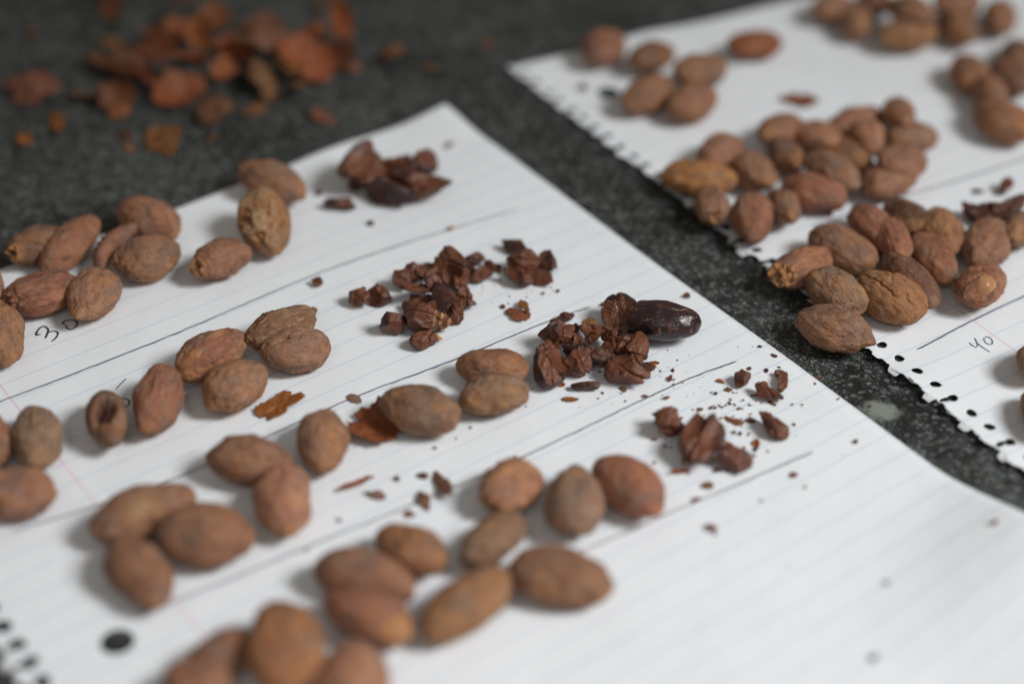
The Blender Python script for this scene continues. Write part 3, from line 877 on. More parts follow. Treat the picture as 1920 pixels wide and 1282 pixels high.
def z_a(u, v):
    p = np.stack([u * .018 + 3, v * .018, np.zeros_like(u) + .3], 1)
    z = .55 + .35 * NZ.fbm(p, 3)
    z = z + 7.5 * sstep(70, 112, v + .15 * u) * sstep(-60, 2, u)               # lower right part curls up
    z = z + 2.2 * sstep(-18, 4, u) * sstep(-108, -132, v)                       # far corner lifts a little
    z = z + .8 * sstep(-60, -40, u) * sstep(-20, -40, u) * sstep(-118, -132, v)
    return np.maximum(z, .12)

def z_b(u, v):
    p = np.stack([u * .02, v * .02 + 9, np.zeros_like(u) + 4.3], 1)
    q = np.stack([u * .0, v * .055, np.zeros_like(u) + 1.7], 1)
    z = .65 + .4 * NZ.fbm(p, 3)
    z = z + (1.0 + 1.5 * NZ.fbm(q, 2)) * np.exp(-np.maximum(u + 4, 0) / 7.0) * .9
    z = z + 1.4 * np.exp(-((u - .55 * (v + 110) - 75) / 12.0) ** 2)             # faint fold across the far half
    return np.maximum(z, .12)

def to_world(u, v, O, E, G):
    return O[0] + u * E[0] + v * G[0], O[1] + u * E[1] + v * G[1]

def rag(k, an, ru):
    if ru > 3: return 1 + 0 * an
    return 1 + .10 * np.sin(an * 2 + k * 1.7) + .05 * np.sin(an * 3 + k * 2.9) + .03 * np.sin(an * 7 + k)

def paper(name, O, E, G, zf, us, vs_, edge, vtop, right, holes, mat, label):
    nu, nv = len(us), len(vs_)
    U = np.zeros((nv, nu)); V = np.zeros((nv, nu))
    for j, v in enumerate(vs_):
        e = edge(v); uu = np.array(us, float)
        strip = uu < us[0] + 8
        uu[strip] = e + (uu[strip] - us[0]) / 8 * (us[0] + 8 - e)
        U[j] = uu; V[j] = v
    top = vs_[0]
    V += (vtop(U) - top) * np.clip(1 - (V - top) / 60.0, 0, 1)
    U[:, -1] += right(V[:, -1])
    inside = np.zeros(U.shape, int) - 1
    for k, (hu, hv, ru, rv) in enumerate(holes):
        an = np.arctan2((V - hv) / rv, (U - hu) / ru); wob = rag(k, an, ru)
        m = ((U - hu) / ru) ** 2 + ((V - hv) / rv) ** 2 < wob ** 2
        inside[m] = k
    faces = []
    keep = np.zeros(U.shape, bool)
    ii = inside
    for j in range(nv - 1):
        for i in range(nu - 1):
            if ii[j, i] >= 0 and ii[j, i + 1] >= 0 and ii[j + 1, i] >= 0 and ii[j + 1, i + 1] >= 0: continue
            faces.append((j * nu + i, (j + 1) * nu + i, (j + 1) * nu + i + 1, j * nu + i + 1))
    for k, (hu, hv, ru, rv) in enumerate(holes):                                # pull the rim onto the hole outline
        m = ii == k
        du, dv = (U[m] - hu) / ru, (V[m] - hv) / rv
        r = np.maximum(np.sqrt(du * du + dv * dv), .05)
        w_ = rag(k, np.arctan2(dv, du), ru); U[m] = hu + du / r * ru * w_; V[m] = hv + dv / r * rv * w_
    u, v = U.ravel(), V.ravel()
    x, y = to_world(u, v, O, E, G); z = zf(u, v)
    used = np.unique(np.array(faces).ravel()); remap = -np.ones(len(u), int); remap[used] = np.arange(len(used))
    me = make_mesh(name, np.stack([x, y, z], 1)[used] * MM, remap[np.array(faces)], uv=np.stack([u, v], 1)[used])
    o = add(name, me, mat)
    sol = o.modifiers.new('thickness', 'SOLIDIFY'); sol.thickness = .00011; sol.offset = -1
    tag(o, label, 'paper', 'ruled notebook sheets')
    return o

def frange(a, b, s):
    n = max(1, int(round((b - a) / s))); return [a + (b - a) * i / n for i in range(n + 1)]

rj = random.Random(5)
def jag(seed, base, amp):
    r = np.random.RandomState(seed); ph = r.rand(6) * 6.28
    def f(v):
        n = float(NZ.fbm(np.array([[v * .45 + seed, .5, seed * .37]]), 4)[0])
        n2 = float(NZ(np.array([[v * 2.1, 3.3, seed]]))[0])
        return base(v) + amp * n * 2.0 + .25 * n2
    return f

holesA = [(-196.6 + rj.uniform(-.15, .15), -9.8 + 6.55 * k + rj.uniform(-.2, .2), 2.0, 1.9) for k in range(-18, 24)]
for k in range(-18, 24, 2): holesA.append((-198.6, holesA[k + 18][1] + rj.uniform(-.5, .5), 1.5, .75))
holesA.append((-179.1, 8.7, 3.6, 3.6))
holesB = [(.25 + rj.uniform(-.25, .25), 6.3 * k + rj.uniform(-.25, .25), 1.42, 1.3) for k in range(-27, 18)]
for k in (-26, -25, -23, -22, -20, -19, -18, -16, -14, -12, -9, -7, -6, -4, -2, 4, 7, 9, 12): holesB.append((-2.0, holesB[k + 27][1] + rj.uniform(-.6, .6), 1.8, .8))
holesB.append((15.3, -140.8, 3.4, 3.4))
paperA = paper('paper_sheet', O_A, EA, GA, z_a,
    frange(-200, -174, .55) + frange(-174, 0, 2.9)[1:], frange(-129.5, 148, .62),
    jag(3, lambda v: -199.8, .5), lambda U: -129.3 + .02 * np.minimum(U + 60, 0) + .6 * np.sin(U * .045), lambda v: .25 * np.sin(v * .05),
    holesA, mat_paper('ruled paper', -108.0, 0.0, 0.0, -163.6),
    'large ruled sheet in the foreground marked 30, carrying the rows of beans and nibs')
paperB = paper('paper_sheet', O_B, EB, GB, z_b,
    frange(-4.4, 22, .55) + frange(22, 196, 2.9)[1:], frange(-170, 108, .62),
    jag(8, lambda v: -4.3 if v > -6 else -2.6, .9), lambda U: -170.0 + .13 * U, lambda v: 0 * v,
    holesB, mat_paper('ruled paper right', -148.0, .13, 4.6, 27.2),
    'ruled sheet with torn spiral holes at the right, marked 40')

def mat_tab():
    g = NT('torn paper fibre'); c = g.coords(rnd=False)
    return g.done(g.principled(g.mix(g.noise(c, 1.0, 3), (.74, .74, .73), (.84, .845, .84)), .8, .2))
MAT_TAB = mat_tab()
def tab(parent, O, E, G, zf, u, v, w, h, curl, seed):
    r = np.random.RandomState(seed); n, m = 9, 6; V = []
    for i in range(n):
        for j in range(m):
            a_, b_ = i / (n - 1) - .5, j / (m - 1)
            wj = w * (1 - .45 * b_ * r.uniform(.6, 1.3))
            uu = u - h * math.sin(min(b_ * abs(curl) + .01, 2.6)) / max(abs(curl), .3); vv = v + a_ * wj + .25 * r.normal() * b_ * .4
            x, y = to_world(uu, vv, O, E, G)
            z = float(zf(np.array([u]), np.array([v]))[0]) + math.copysign(1, curl) * h * (1 - math.cos(b_ * abs(curl))) / max(abs(curl), .3)
            V.append((x, y, max(z, .08) + .05))
    F = [(i * m + j, (i + 1) * m + j, (i + 1) * m + j + 1, i * m + j + 1) for i in range(n - 1) for j in range(m - 1)]
    return add('torn_tab', make_mesh('torn_tab', np.array(V) * MM, F), MAT_TAB, parent)

INK = mat_ink('black ink', (.018, .018, .024))
INK2 = mat_ink('grey pen', (.045, .055, .065))
def ribbon(name, pts, width, parent, O, E, G, zf, mat, step=1.2, wob=.05):
    pts = np.array(pts, float)
    seg = np.linalg.norm(np.diff(pts, axis=0), axis=1); s = np.concatenate([[0], np.cumsum(seg)])
    n = max(6, int(s[-1] / step))
    # smooth resample (Catmull-Rom)
    tt = np.linspace(0, s[-1], n); out = []
    ext = np.vstack([2 * pts[0] - pts[1], pts, 2 * pts[-1] - pts[-2]])
    for t in tt:
        k = min(np.searchsorted(s, t, side='right') - 1, len(pts) - 2); f = (t - s[k]) / max(s[k + 1] - s[k], 1e-6)
        p0, p1, p2, p3 = ext[k], ext[k + 1], ext[k + 2], ext[k + 3]
        out.append(.5 * ((2 * p1) + (-p0 + p2) * f + (2 * p0 - 5 * p1 + 4 * p2 - p3) * f * f + (-p0 + 3 * p1 - 3 * p2 + p3) * f ** 3))
    c = np.array(out)
    t = np.gradient(c, axis=0); t /= np.maximum(np.linalg.norm(t, axis=1)[:, None], 1e-6)
    nn = np.stack([-t[:, 1], t[:, 0]], 1)
    wv = NZ.fbm(np.stack([tt * .5 / max(step, .3), tt * 0 + .5, tt * 0 + pts[0, 0]], 1), 3)
    w = width * (1 + .35 * wv) * np.clip(np.minimum(tt + .4, s[-1] - tt + .4) / (.9), .25, 1)
    c = c + nn * (wob * wv)[:, None]
    a = c + nn * w[:, None] / 2; b = c - nn * w[:, None] / 2
    vs_ = []
    for q in (a, b):
        x, y = to_world(q[:, 0], q[:, 1], O, E, G); vs_.append(np.stack([x, y, zf(q[:, 0], q[:, 1]) + .07], 1))
    v = np.vstack(vs_) * MM; n = len(c)
    f = [(i, i + n, i + n + 1, i + 1) for i in range(n - 1)]
    return add(name, make_mesh(name, v, f, smooth=False), mat, parent)

A_ = (paperA, O_A, EA, GA, z_a); B_ = (paperB, O_B, EB, GB, z_b)
ribbon('pen_line', [(-178, -80.2), (-166.3, -79.4), (-123.5, -78.4), (-77.5, -79.3), (-45, -76.6), (-14.7, -72.9)], .42, *A_, INK, wob=.25)
ribbon('pen_line', [(-183, -35.4), (-160, -31.6), (-140, -29.6), (-98.5, -29.9), (-68, -27.6), (-40.5, -26.4), (-26.5, -24.8)], .40, *A_, INK, wob=.25)
ribbon('pen_line', [(-172, 4.6), (-150, 6.6), (-130, 8.2), (-96.6, 11.2), (-72.5, 12.0), (-33.5, 12.5), (-20, 13.4), (-11, 14.7)], .40, *A_, INK, wob=.25)
ribbon('pen_line', [(-150, 39.0), (-120, 42.0), (-82, 45.2), (-46, 48.5), (-19.2, 51.0)], .38, *A_, INK, wob=.25)
ribbon('handwritten_digit', [(-146.6, -98.2), (-147.7, -98.6), (-146.9, -99.9), (-145.6, -100.8), (-144.6, -100.8), (-144.25, -99.4), (-144.7, -98.1), (-146.5, -96.0)], .60, *A_, INK, .25, 0)
ribbon('handwritten_digit', [(-144.7, -97.8), (-143.6, -97.6), (-142.9, -96.7), (-143.2, -95.6), (-144.4, -94.5), (-145.8, -93.9)], .50, *A_, INK, .25, 0)
ribbon('handwritten_digit', [(-139.9, -98.2), (-140.1, -99.3), (-139.1, -99.8), (-137.9, -99.4), (-137.0, -98.3), (-137.2, -96.9), (-138.2, -95.9), (-139.5, -95.5), (-140.1, -96.3), (-140.0, -97.4), (-139.8, -98.1)], .48, *A_, INK, .25, 0)
ribbon('handwritten_digit', [(-137.2, -69.5), (-139.3, -68.4), (-141.4, -67.1)], .30, *A_, INK, .25, 0)
ribbon('handwritten_digit', [(-142.4, -63.4), (-141.7, -63.2), (-140.9, -62.6), (-140.6, -61.4), (-141.4, -60.0), (-142.8, -60.2), (-143.4, -61.4), (-142.9, -62.8)], .44, *A_, INK, .25, 0)
ribbon('pen_line', [(6.7, 5.7), (10.7, 5.5), (22.8, 4.6), (34.4, 4.2), (46, 4.1), (80, 3.2), (120, 2.0)], .46, *B_, INK2, wob=.2)
ribbon('pen_line', [(20, -51.0), (47.9, -49), (71.5, -46.4), (94.7, -44.2), (130, -41)], .5, *B_, INK2, wob=.2)
ribbon('handwritten_digit', [(19.9, 10.6), (19.65, 12.1), (20.0, 13.0), (21.1, 12.4), (22.4, 10.0)], .32, *B_, INK2, .25, 0)
ribbon('handwritten_digit', [(21.4, 11.6), (21.3, 13.9), (21.5, 16.5)], .32, *B_, INK2, .25, 0)
ribbon('handwritten_digit', [(24.3, 11.35), (25.4, 11.5), (25.55, 12.9), (24.4, 14.2), (23.5, 13.95), (23.4, 12.7), (24.2, 11.4)], .32, *B_, INK2, .25, 0)

for q_, (v_, w_, h_, c_) in enumerate([(2.6, 3.0, 2.2, 1.0), (9.5, 4.2, 2.0, -.7), (15.6, 2.6, 1.8, 1.5), (22.0, 3.8, 2.2, -.5), (28.4, 3.0, 1.8, 1.2), (34.6, 4.0, 2.2, -.6), (41, 3.6, 2.4, .9), (47.5, 4.0, 2.2, -.6), (-40, 4.0, 2.6, .8), (-52, 5.0, 2.4, -.6), (-64, 3.6, 2.4, 1.2)]):
    tab(*B_, -3.6 if v_ > -6 else -1.9, v_, w_, h_, c_, q_)
for q_, (v_, w_, h_, c_) in enumerate([(-12, 3.5, 2.4, .9), (1, 4.2, 2.4, -.6), (7, 3.2, 2.2, 1.1)]):
    tab(*A_, -199.4, v_, w_, h_, c_, 40 + q_)

def ground(x, y):
    d = np.array([x - O_A[0], y - O_A[1]]); u, v = d @ EA, d @ GA
    if -200 < u < 0 and v > -130: return float(z_a(np.array([u]), np.array([v]))[0]) + .02
    d = np.array([x - O_B[0], y - O_B[1]]); u, v = d @ EB, d @ GB
    if u > -3 and v > -170 + .13 * u: return float(z_b(np.array([u]), np.array([v]))[0]) + .02
    return 0.0

def rotm(yaw, tilt):
    return np.array(Matrix.Rotation(math.radians(yaw), 3, 'Z') @ Matrix.Rotation(math.radians(tilt), 3, 'Y'))

# ------------------------------------------------------------------ cocoa beans
MAT_BEAN, MAT_KERNEL, MAT_NIB, MAT_HUSK, MAT_DARK = mat_bean(), mat_kernel(), mat_nib(), mat_husk(), mat_dark()
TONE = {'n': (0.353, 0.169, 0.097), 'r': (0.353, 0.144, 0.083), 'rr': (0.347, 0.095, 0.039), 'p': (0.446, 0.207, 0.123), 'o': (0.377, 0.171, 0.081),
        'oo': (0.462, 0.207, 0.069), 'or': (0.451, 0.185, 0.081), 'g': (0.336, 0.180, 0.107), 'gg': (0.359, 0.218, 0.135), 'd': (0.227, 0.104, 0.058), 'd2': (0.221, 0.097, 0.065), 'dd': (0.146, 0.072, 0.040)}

def bean_mesh(a, b, c, yaw, tilt, opt, seed, level):
    d, f = ico(level)
    R = rotm(yaw, tilt); r = np.random.RandomState(seed); off = r.rand(3) * 20
    k = opt.get('k')
    n = 1.84 + .24 * r.rand()
    s = (np.abs(d) ** n).sum(1) ** (-1 / n)
    p = d * s[:, None]
    t = p[:, 0].copy()
    # egg taper, pointed tip, sideways bend
    tp = opt.get('tp', r.uniform(-.07, .07))
    sgn = 1 if (R @ np.array([1, 0, 0]))[1] < 0 else -1                          # toward the viewer
    if opt.get('pt'): sgn = 1 if (R @ np.array([1, 0, 0]))[0] > 0 else -1
    if opt.get('tp') or opt.get('pt'):
        w = 1 - abs(tp) * sgn * t
        p[:, 0] += sgn * .07 * np.maximum(sgn * t, 0) ** 8
        w = w * (1 - .16 * np.maximum(sgn * t, 0) ** 3 * (1 if opt.get('pt') else .5))
    else:
        w = 1 - tp * t
    p[:, 1] *= w; p[:, 2] *= w
    if k is None and r.rand() < .55:                                             # a little snout at one end
        sg = r.choice([-1, 1]); p[:, 0] += sg * .035 * np.maximum(sg * t, 0) ** 10
    p[:, 1] += opt.get('b', r.uniform(-.07, .07)) * (t * t - .35) * a / b
    # flatter underside and facets where beans were pressed together in the pod
    q = p * np.array([a, b, c])
    rad = np.linalg.norm(q, axis=1, keepdims=True); e = q / np.maximum(rad, 1e-6)
    for _ in range(r.randint(3, 6)):
        nd = r.normal(size=3); nd[0] *= .45; nd /= np.linalg.norm(nd)
        dist = np.linalg.norm(nd * np.array([a, b, c])) * r.uniform(.83, .96)
        h = q @ nd - dist
        q = q - nd * (np.maximum(h, 0) * .62)[:, None]
    wk = opt.get('w', 1.0)
    disp = .80 * NZ.fbm(q * .16 + off, 3)
    disp += .27 * wk * (NZ.ridge(q * np.array([.15, .40, .40]) + off + 5, 3) - .35)
    disp += .15 * wk * NZ.fbm(q * np.array([.5, 1.3, 1.3]) + off, 3)
    pe = NZ.fbm(q * np.array([.16, .26, .26]) + off + 11, 4, .55)                 # edges of papery skin
    disp += .13 * wk * sstep(.02, .08, pe) + .09 * wk * sstep(-.14, -.09, pe)
    for _ in range(r.randint(1, 4)):                                             # random dents
        dd = r.normal(size=3); dd /= np.linalg.norm(dd)
        disp -= r.uniform(.3, .9) * np.exp(-((1 - d @ dd) / r.uniform(.02, .09)))
    mask = np.zeros((len(d), 3))
    nn = NZ.fbm(q * .33 + off + 2, 3)
    mask[:, 0] = sstep(.12, .4, nn) * r.uniform(.1, .5)
    endn = sstep(.80, .99, np.abs(t)) * sstep(-.1, .25, nn)
    mask[:, 0] = np.maximum(mask[:, 0], endn * r.uniform(.3, .85))
    up = (R.T @ np.array([0, -.62, .78]))
    def loc(v):
        v = R.T @ np.array(v, float); return v / np.linalg.norm(v)
    ang = lambda v: d @ loc(v)
    if k in ('end', 'broken'):
        ex = np.array([1., 0, 0]) if (R @ np.array([1, 0, 0]))[0] < 0 else np.array([-1., 0, 0])
        tgt = ex * .93 + up * .38; tgt /= np.linalg.norm(tgt); m = d @ tgt
        x = 1 - m
        lump = NZ.fbm(q * .75 + off, 3)
        zone = sstep(.22, .05, x)
        x = x * (1 + 1.1 * NZ.fbm(q * .5 + off + 8, 2)) + .02 * np.abs(lump)
        disp += zone * (lump * 1.3) - 1.3 * np.exp(-(x / .02)) + .35 * np.exp(-((x - .06) / .03) ** 2)
        mask[:, 0] = np.maximum(mask[:, 0], zone * sstep(-.15, .25, lump))
        mask[:, 1] = np.exp(-(x / .02)) * .7
        if k == 'broken':
            disp -= 2.2 * np.exp(-((1 - d @ ((ex * .8 + up * .15 + np.array([0, .0, -.3])))) / .04) ** 2)
            disp += .9 * np.exp(-((x - .16) / .05) ** 2) * (lump + .4)
            mask[:, 0] = np.maximum(mask[:, 0], sstep(.3, .1, x) * .9)
    elif k == 'hole':
        m = (R.T @ np.array([.06, -.22, .97])); tt = d - np.outer(d @ m, m)
        ax = np.array([1., 0, 0]); ay = np.cross(m, ax)
        side = d @ m
        ex_ = ((d - m) @ ax + .25 * ((d - m) @ ay)) / .44; ey_ = ((d - m) @ ay) / .62
        rr = np.sqrt(ex_ ** 2 + ey_ ** 2) + .28 * NZ.fbm(d * 3.2 + off, 3)
        ins = sstep(1.0, .82, rr) * (side > 0)
        rough = NZ.fbm(q * .8 + off, 3)
        disp -= ins * (2.5 + .9 * rough); mask[:, 1] = ins
        mask[:, 0] *= (1 - ins)
        disp += .25 * np.exp(-((rr - 1.1) / .12) ** 2) * (side > 0)
    elif k == 'crust':
        m = d @ (R.T @ np.array([-.05, -.45, .89])); zone = sstep(.25, .7, m)
        lump = NZ.fbm(q * .30 + off, 4, .55); pits = sstep(.05, -.25, lump)
        disp += zone * (1.7 * lump + .2); disp -= zone * pits * .5
        mask[:, 2] = zone * sstep(-.1, .15, lump); mask[:, 1] = zone * sstep(-.32, -.5, lump) * .7
        mask[:, 0] = zone * .35
    elif k == 'rib':
        disp = disp * .35 + .38 * np.sin(q[:, 0] * 3.1 + 1.2 * np.sin(q[:, 1])) * sstep(1.0, .6, np.abs(t))
        mask[:, 0] *= .4
    elif k == 'knob':
        for _ in range(5):
            dd = up * .7 + r.normal(size=3) * .55; dd /= np.linalg.norm(dd); x = 1 - d @ dd
            disp += r.uniform(.3, .7) * np.exp(-(x / .025)); mask[:, 0] = np.maximum(mask[:, 0], np.exp(-(x / .02)) * r.uniform(.5, 1))
        disp += .35 * NZ.fbm(q * .45 + off, 3)
    elif k == 'flaky':
        st = NZ.fbm(q * np.array([.35, 1.6, 1.6]) + off, 4, .6)
        mask[:, 2] = sstep(.08, .3, st) * .75; disp += .22 * sstep(.05, .2, st)
        mask[:, 0] = np.maximum(mask[:, 0], .25)
    elif k in ('crack', 'crease'):
        ylv = (q[:, 1] + .5 * NZ.fbm(q * .25 + off, 2) * b)
        if k == 'crack':
            line = np.exp(-((ylv - .10 * b - .18 * q[:, 0]) / .28) ** 2) * (q[:, 2] > 0) * sstep(.75, .5, np.abs(t + .05))
            disp -= .75 * line; disp += .35 * sstep(0, 1.2, ylv - .10 * b - .18 * q[:, 0]) * sstep(3.5, 1, ylv) * (q[:, 2] > 0)
        else:
            for y0, dp in ((-.38, .9), (.05, .55), (.48, .75)):
                disp -= dp * np.exp(-((ylv - y0 * b) / .42) ** 2) * sstep(1, .7, np.abs(t))
            mask[:, 0] = np.maximum(mask[:, 0], sstep(.1, -.5, disp) * 0 + .35)
    elif k == 'dent':
        x = 1 - ang((.25, -.55, .8)); disp -= 1.5 * np.exp(-(x / .03)); disp += .3 * np.exp(-((x - .07) / .03) ** 2)
    elif k == 'tip':
        ex = np.array([1., 0, 0]) if (R @ np.array([1, 0, 0]))[0] > 0 else np.array([-1., 0, 0])
        mask[:, 0] = np.maximum(mask[:, 0], sstep(.86, .97, d @ (ex * .92 + up * .38)))
    elif k == 'nubr':
        ex = np.array([1., 0, 0]) if (R @ np.array([1, 0, 0]))[0] > 0 else np.array([-1., 0, 0])
        x = 1 - d @ (ex * .97 - up * .24); disp += 1.7 * np.exp(-(x / .006)) - .6 * np.exp(-((x - .035) / .012) ** 2)
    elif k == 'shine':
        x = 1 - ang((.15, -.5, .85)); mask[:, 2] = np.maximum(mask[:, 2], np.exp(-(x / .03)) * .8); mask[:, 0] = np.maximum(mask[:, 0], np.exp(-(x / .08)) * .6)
    elif k == 'nub':
        x = 1 - ang((-.1, -.86, .5)); disp -= .9 * np.exp(-(x / .06) ** 2); disp += .5 * np.exp(-((x - .15) / .04) ** 2) * (1 + NZ.fbm(d * 4 + off, 2))
        mask[:, 1] = np.maximum(mask[:, 1], np.exp(-((x - .09) / .03) ** 2) * .5)
    q = q * .972 + e * disp[:, None]
    return q, f, mask, R

def lift(q, R): return -float((q @ R.T)[:, 2].min())

GROUP = 'whole cocoa beans'
for i, (x, y, z0, yaw, tilt, a, b, c, opt, label) in enumerate(BEANS):
    near = abs(y) < 62
    q, f, mask, R = bean_mesh(a, b, c, yaw, tilt, opt, 100 + i, 6 if near else 5)
    base = ground(x, y)
    extra = max(0.0, z0 - (.8 if z0 >= .8 else 0))
    me = make_mesh('cocoa_bean', q * MM, f, mask)
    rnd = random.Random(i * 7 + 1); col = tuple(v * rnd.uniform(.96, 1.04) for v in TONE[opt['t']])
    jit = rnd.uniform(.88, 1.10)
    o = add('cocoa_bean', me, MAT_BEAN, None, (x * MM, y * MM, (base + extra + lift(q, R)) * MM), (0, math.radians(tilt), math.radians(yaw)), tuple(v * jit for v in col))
    tag(o, label, 'cocoa bean', GROUP)
    if opt.get('k') == 'nub':
        d, ff = ico(4); dl = R.T @ np.array([-.1, -.86, .5]); dl /= np.linalg.norm(dl)
        s = 1 / np.sqrt(((dl / np.array([a, b, c])) ** 2).sum())
        kq = d * np.array([3.7, 3.0, 3.3]) * (1 + .06 * NZ.fbm(d * 2, 2))[:, None] + dl * (s - 2.5)
        add('kernel', make_mesh('kernel', kq * MM, ff), MAT_KERNEL, o)

def husk_mesh(a, b, opt, seed, thick=None):
    r = np.random.RandomState(seed); off = r.rand(3) * 20
    nr, nt = 12, 60
    nc = r.randint(9, 14) if a > 5 else r.randint(5, 8)
    ca = np.sort((np.arange(nc) + r.uniform(-.35, .35, nc)) / nc) * 2 * math.pi; cv = 1 - (.52 if a > 5 else .70) * r.rand(nc) ** 1.1
    th = np.linspace(0, 2 * math.pi, nt, endpoint=False)
    rho = np.interp(th, np.concatenate([[ca[-1] - 2 * math.pi], ca, [ca[0] + 2 * math.pi]]), np.concatenate([[cv[-1]], cv, [cv[0]]]))
    rho *= 1 + .06 * r.normal(size=nt)
    if a > 5 and not thick:                                                       # a split running in from the rim
        for _ in range(r.randint(1, 3)):
            t0 = r.rand() * 6.28; dt = np.abs((th - t0 + math.pi) % (2 * math.pi) - math.pi); rho *= 1 - .45 * np.exp(-(dt / .10))
    P = [(0., 0.)]
    for j in range(1, nr + 1):
        for k in range(nt): P.append((j / nr * rho[k] * math.cos(th[k]), j / nr * rho[k] * math.sin(th[k])))
    P = np.array(P)
    F = [(0, 1 + k, 1 + (k + 1) % nt) for k in range(nt)]
    for j in range(nr - 1):
        for k in range(nt):
            p0 = 1 + j * nt + k; p1 = 1 + j * nt + (k + 1) % nt
            F.append((p0, p0 + nt, p1 + nt, p1))
    if not thick and a > 5: opt = dict(opt, arc=max(45, opt['arc'] * .86))
    be = math.radians(opt['arc']) / 2; Rr = b / math.sin(min(be, 1.45))
    X, Y = P[:, 0], P[:, 1]
    x = a * X * (1 - .03 * X * X)
    taper = 1 - .25 * X * X
    y = Rr * np.sin(Y * be) * taper; z = Rr * (np.cos(Y * be) - 1) * taper
    z = z - (.08 if opt['arc'] < 60 else .15) * a * X * X * (.4 + .6 * min(1, opt['arc'] / 110))
    if a <= 5:                                                                    # small flat scrap with a fold
        fa = r.rand() * 3.14; fold = np.abs(X * math.cos(fa) + Y * math.sin(fa) - r.uniform(-.2, .2))
        z = z * .45 - .22 * b * fold
    q = np.stack([x, y, z], 1)
    amp = .085 * min(a, 9) + .12
    q[:, 2] += amp * 1.5 * NZ.fbm(q * .22 + off, 3) + amp * .35 * NZ.fbm(q * .9 + off, 2)
    q[:, 1] += amp * .9 * NZ.fbm(q * .25 + off + 4, 2)
    if opt['up']: q[:, 2] *= -1
    # vertex normals
    N_ = np.zeros_like(q)
    for fc in F:
        n = np.cross(q[fc[1]] - q[fc[0]], q[fc[2]] - q[fc[0]])
        for ix in fc: N_[ix] += n
    N_ /= np.maximum(np.linalg.norm(N_, axis=1)[:, None], 1e-9)
    if opt['up']: N_ = N_
    th_ = thick if thick else (.26 if a > 4 else .18)
    top, bot = q + N_ * th_ / 2, q - N_ * th_ / 2
    n = len(q)
    faces = [tuple(fc) for fc in F] + [tuple(ix + n for ix in reversed(fc)) for fc in F]
    st = 1 + (nr - 1) * nt
    for k in range(nt):
        p0, p1 = st + k, st + (k + 1) % nt
        faces.append((p1, p0, p0 + n, p1 + n))
    V = np.vstack([top, bot])
    mask = np.zeros((2 * n, 3))
    inner_top = bool(opt['up'])
    mask[:n, 0] = 1.0 if inner_top else 0.0; mask[n:, 0] = 0.0 if inner_top else 1.0
    return V, faces, mask

# ------------------------------------------------------------------ broken cocoa nibs
def nib_mesh(a, b, c, opt, seed, level, planes=None, scoops=None, skin=True):
    d, f = ico(level); r = np.random.RandomState(seed); off = r.rand(3) * 20
    rad = 1 + .10 * NZ.fbm(d * 1.6 + off, 3); base = rad.copy()
    if planes is None:
        planes = []
        for _ in range(r.randint(8, 13)):
            n = r.normal(size=3); n /= np.linalg.norm(n); planes.append((n, r.uniform(.45, .85)))
    if scoops is None:
        scoops = []
        for _ in range(3 if opt.get('big') else (0 if opt.get('tiny') else 2)):
            n = r.normal(size=3); n[2] = abs(n[2]) + .1; n /= np.linalg.norm(n)
            rs = r.uniform(.6, 1.3); scoops.append((n * (rs + r.uniform(.38, .62)), rs))
    for n, dist in planes:
        den = d @ n; wob = 1 + .10 * NZ.fbm(d * 3.1 + off + dist, 2)
        rad = np.where(den > .02, np.minimum(rad, dist * wob / np.maximum(den, .02)), rad)
    for cpt, rs in scoops:
        bb = d @ cpt; disc = bb * bb - (cpt @ cpt - rs * rs)
        hit = (disc > 0) & (bb > 0)
        tt = bb - np.sqrt(np.maximum(disc, 0))
        rad = np.where(hit, np.minimum(rad, np.maximum(tt, .12)), rad)
    outer = sstep(.93, .995, rad / base) if skin else np.zeros(len(d))
    if not opt.get('tiny'):                                                       # clefts between the folded lobes
        for _ in range(r.randint(1, 4)):
            n = r.normal(size=3); n /= np.linalg.norm(n)
            ph = d @ n - r.uniform(-.45, .45) + .16 * NZ.fbm(d * 2.3 + off + n, 2)
            rad = rad * (1 - r.uniform(.14, .34) * np.exp(-(np.abs(ph) / r.uniform(.05, .12))))
    rad = rad * (1 + (1 - outer) * (.07 * NZ.fbm(d * 4.5 + off, 4, .6) + .035 * NZ.ridge(d * 3.0 + off, 3)))
    q = d * rad[:, None]
    lo, hi = q.min(0), q.max(0); q = (q - (lo + hi) / 2) / ((hi - lo) / 2)
    t = q[:, 0].copy()
    q = q * np.array([a, b, c])
    mask = np.zeros((len(d), 3)); mask[:, 0] = outer
    if opt.get('rib'): mask[:, 1] = sstep(.1, .6, np.sin(q[:, 0] * 3.4)) * sstep(.25, .45, t) * .9; q[:, 2] += .2 * np.sin(q[:, 0] * 3.4) * sstep(.2, .45, t)
    if opt.get('tip'): mask[:, 1] = sstep(.55, .75, t)
    if opt.get('o'): mask[:, 1] = 1
    if opt.get('dk'): mask[:, 2] = .55 + .45 * outer
    return q, f, mask

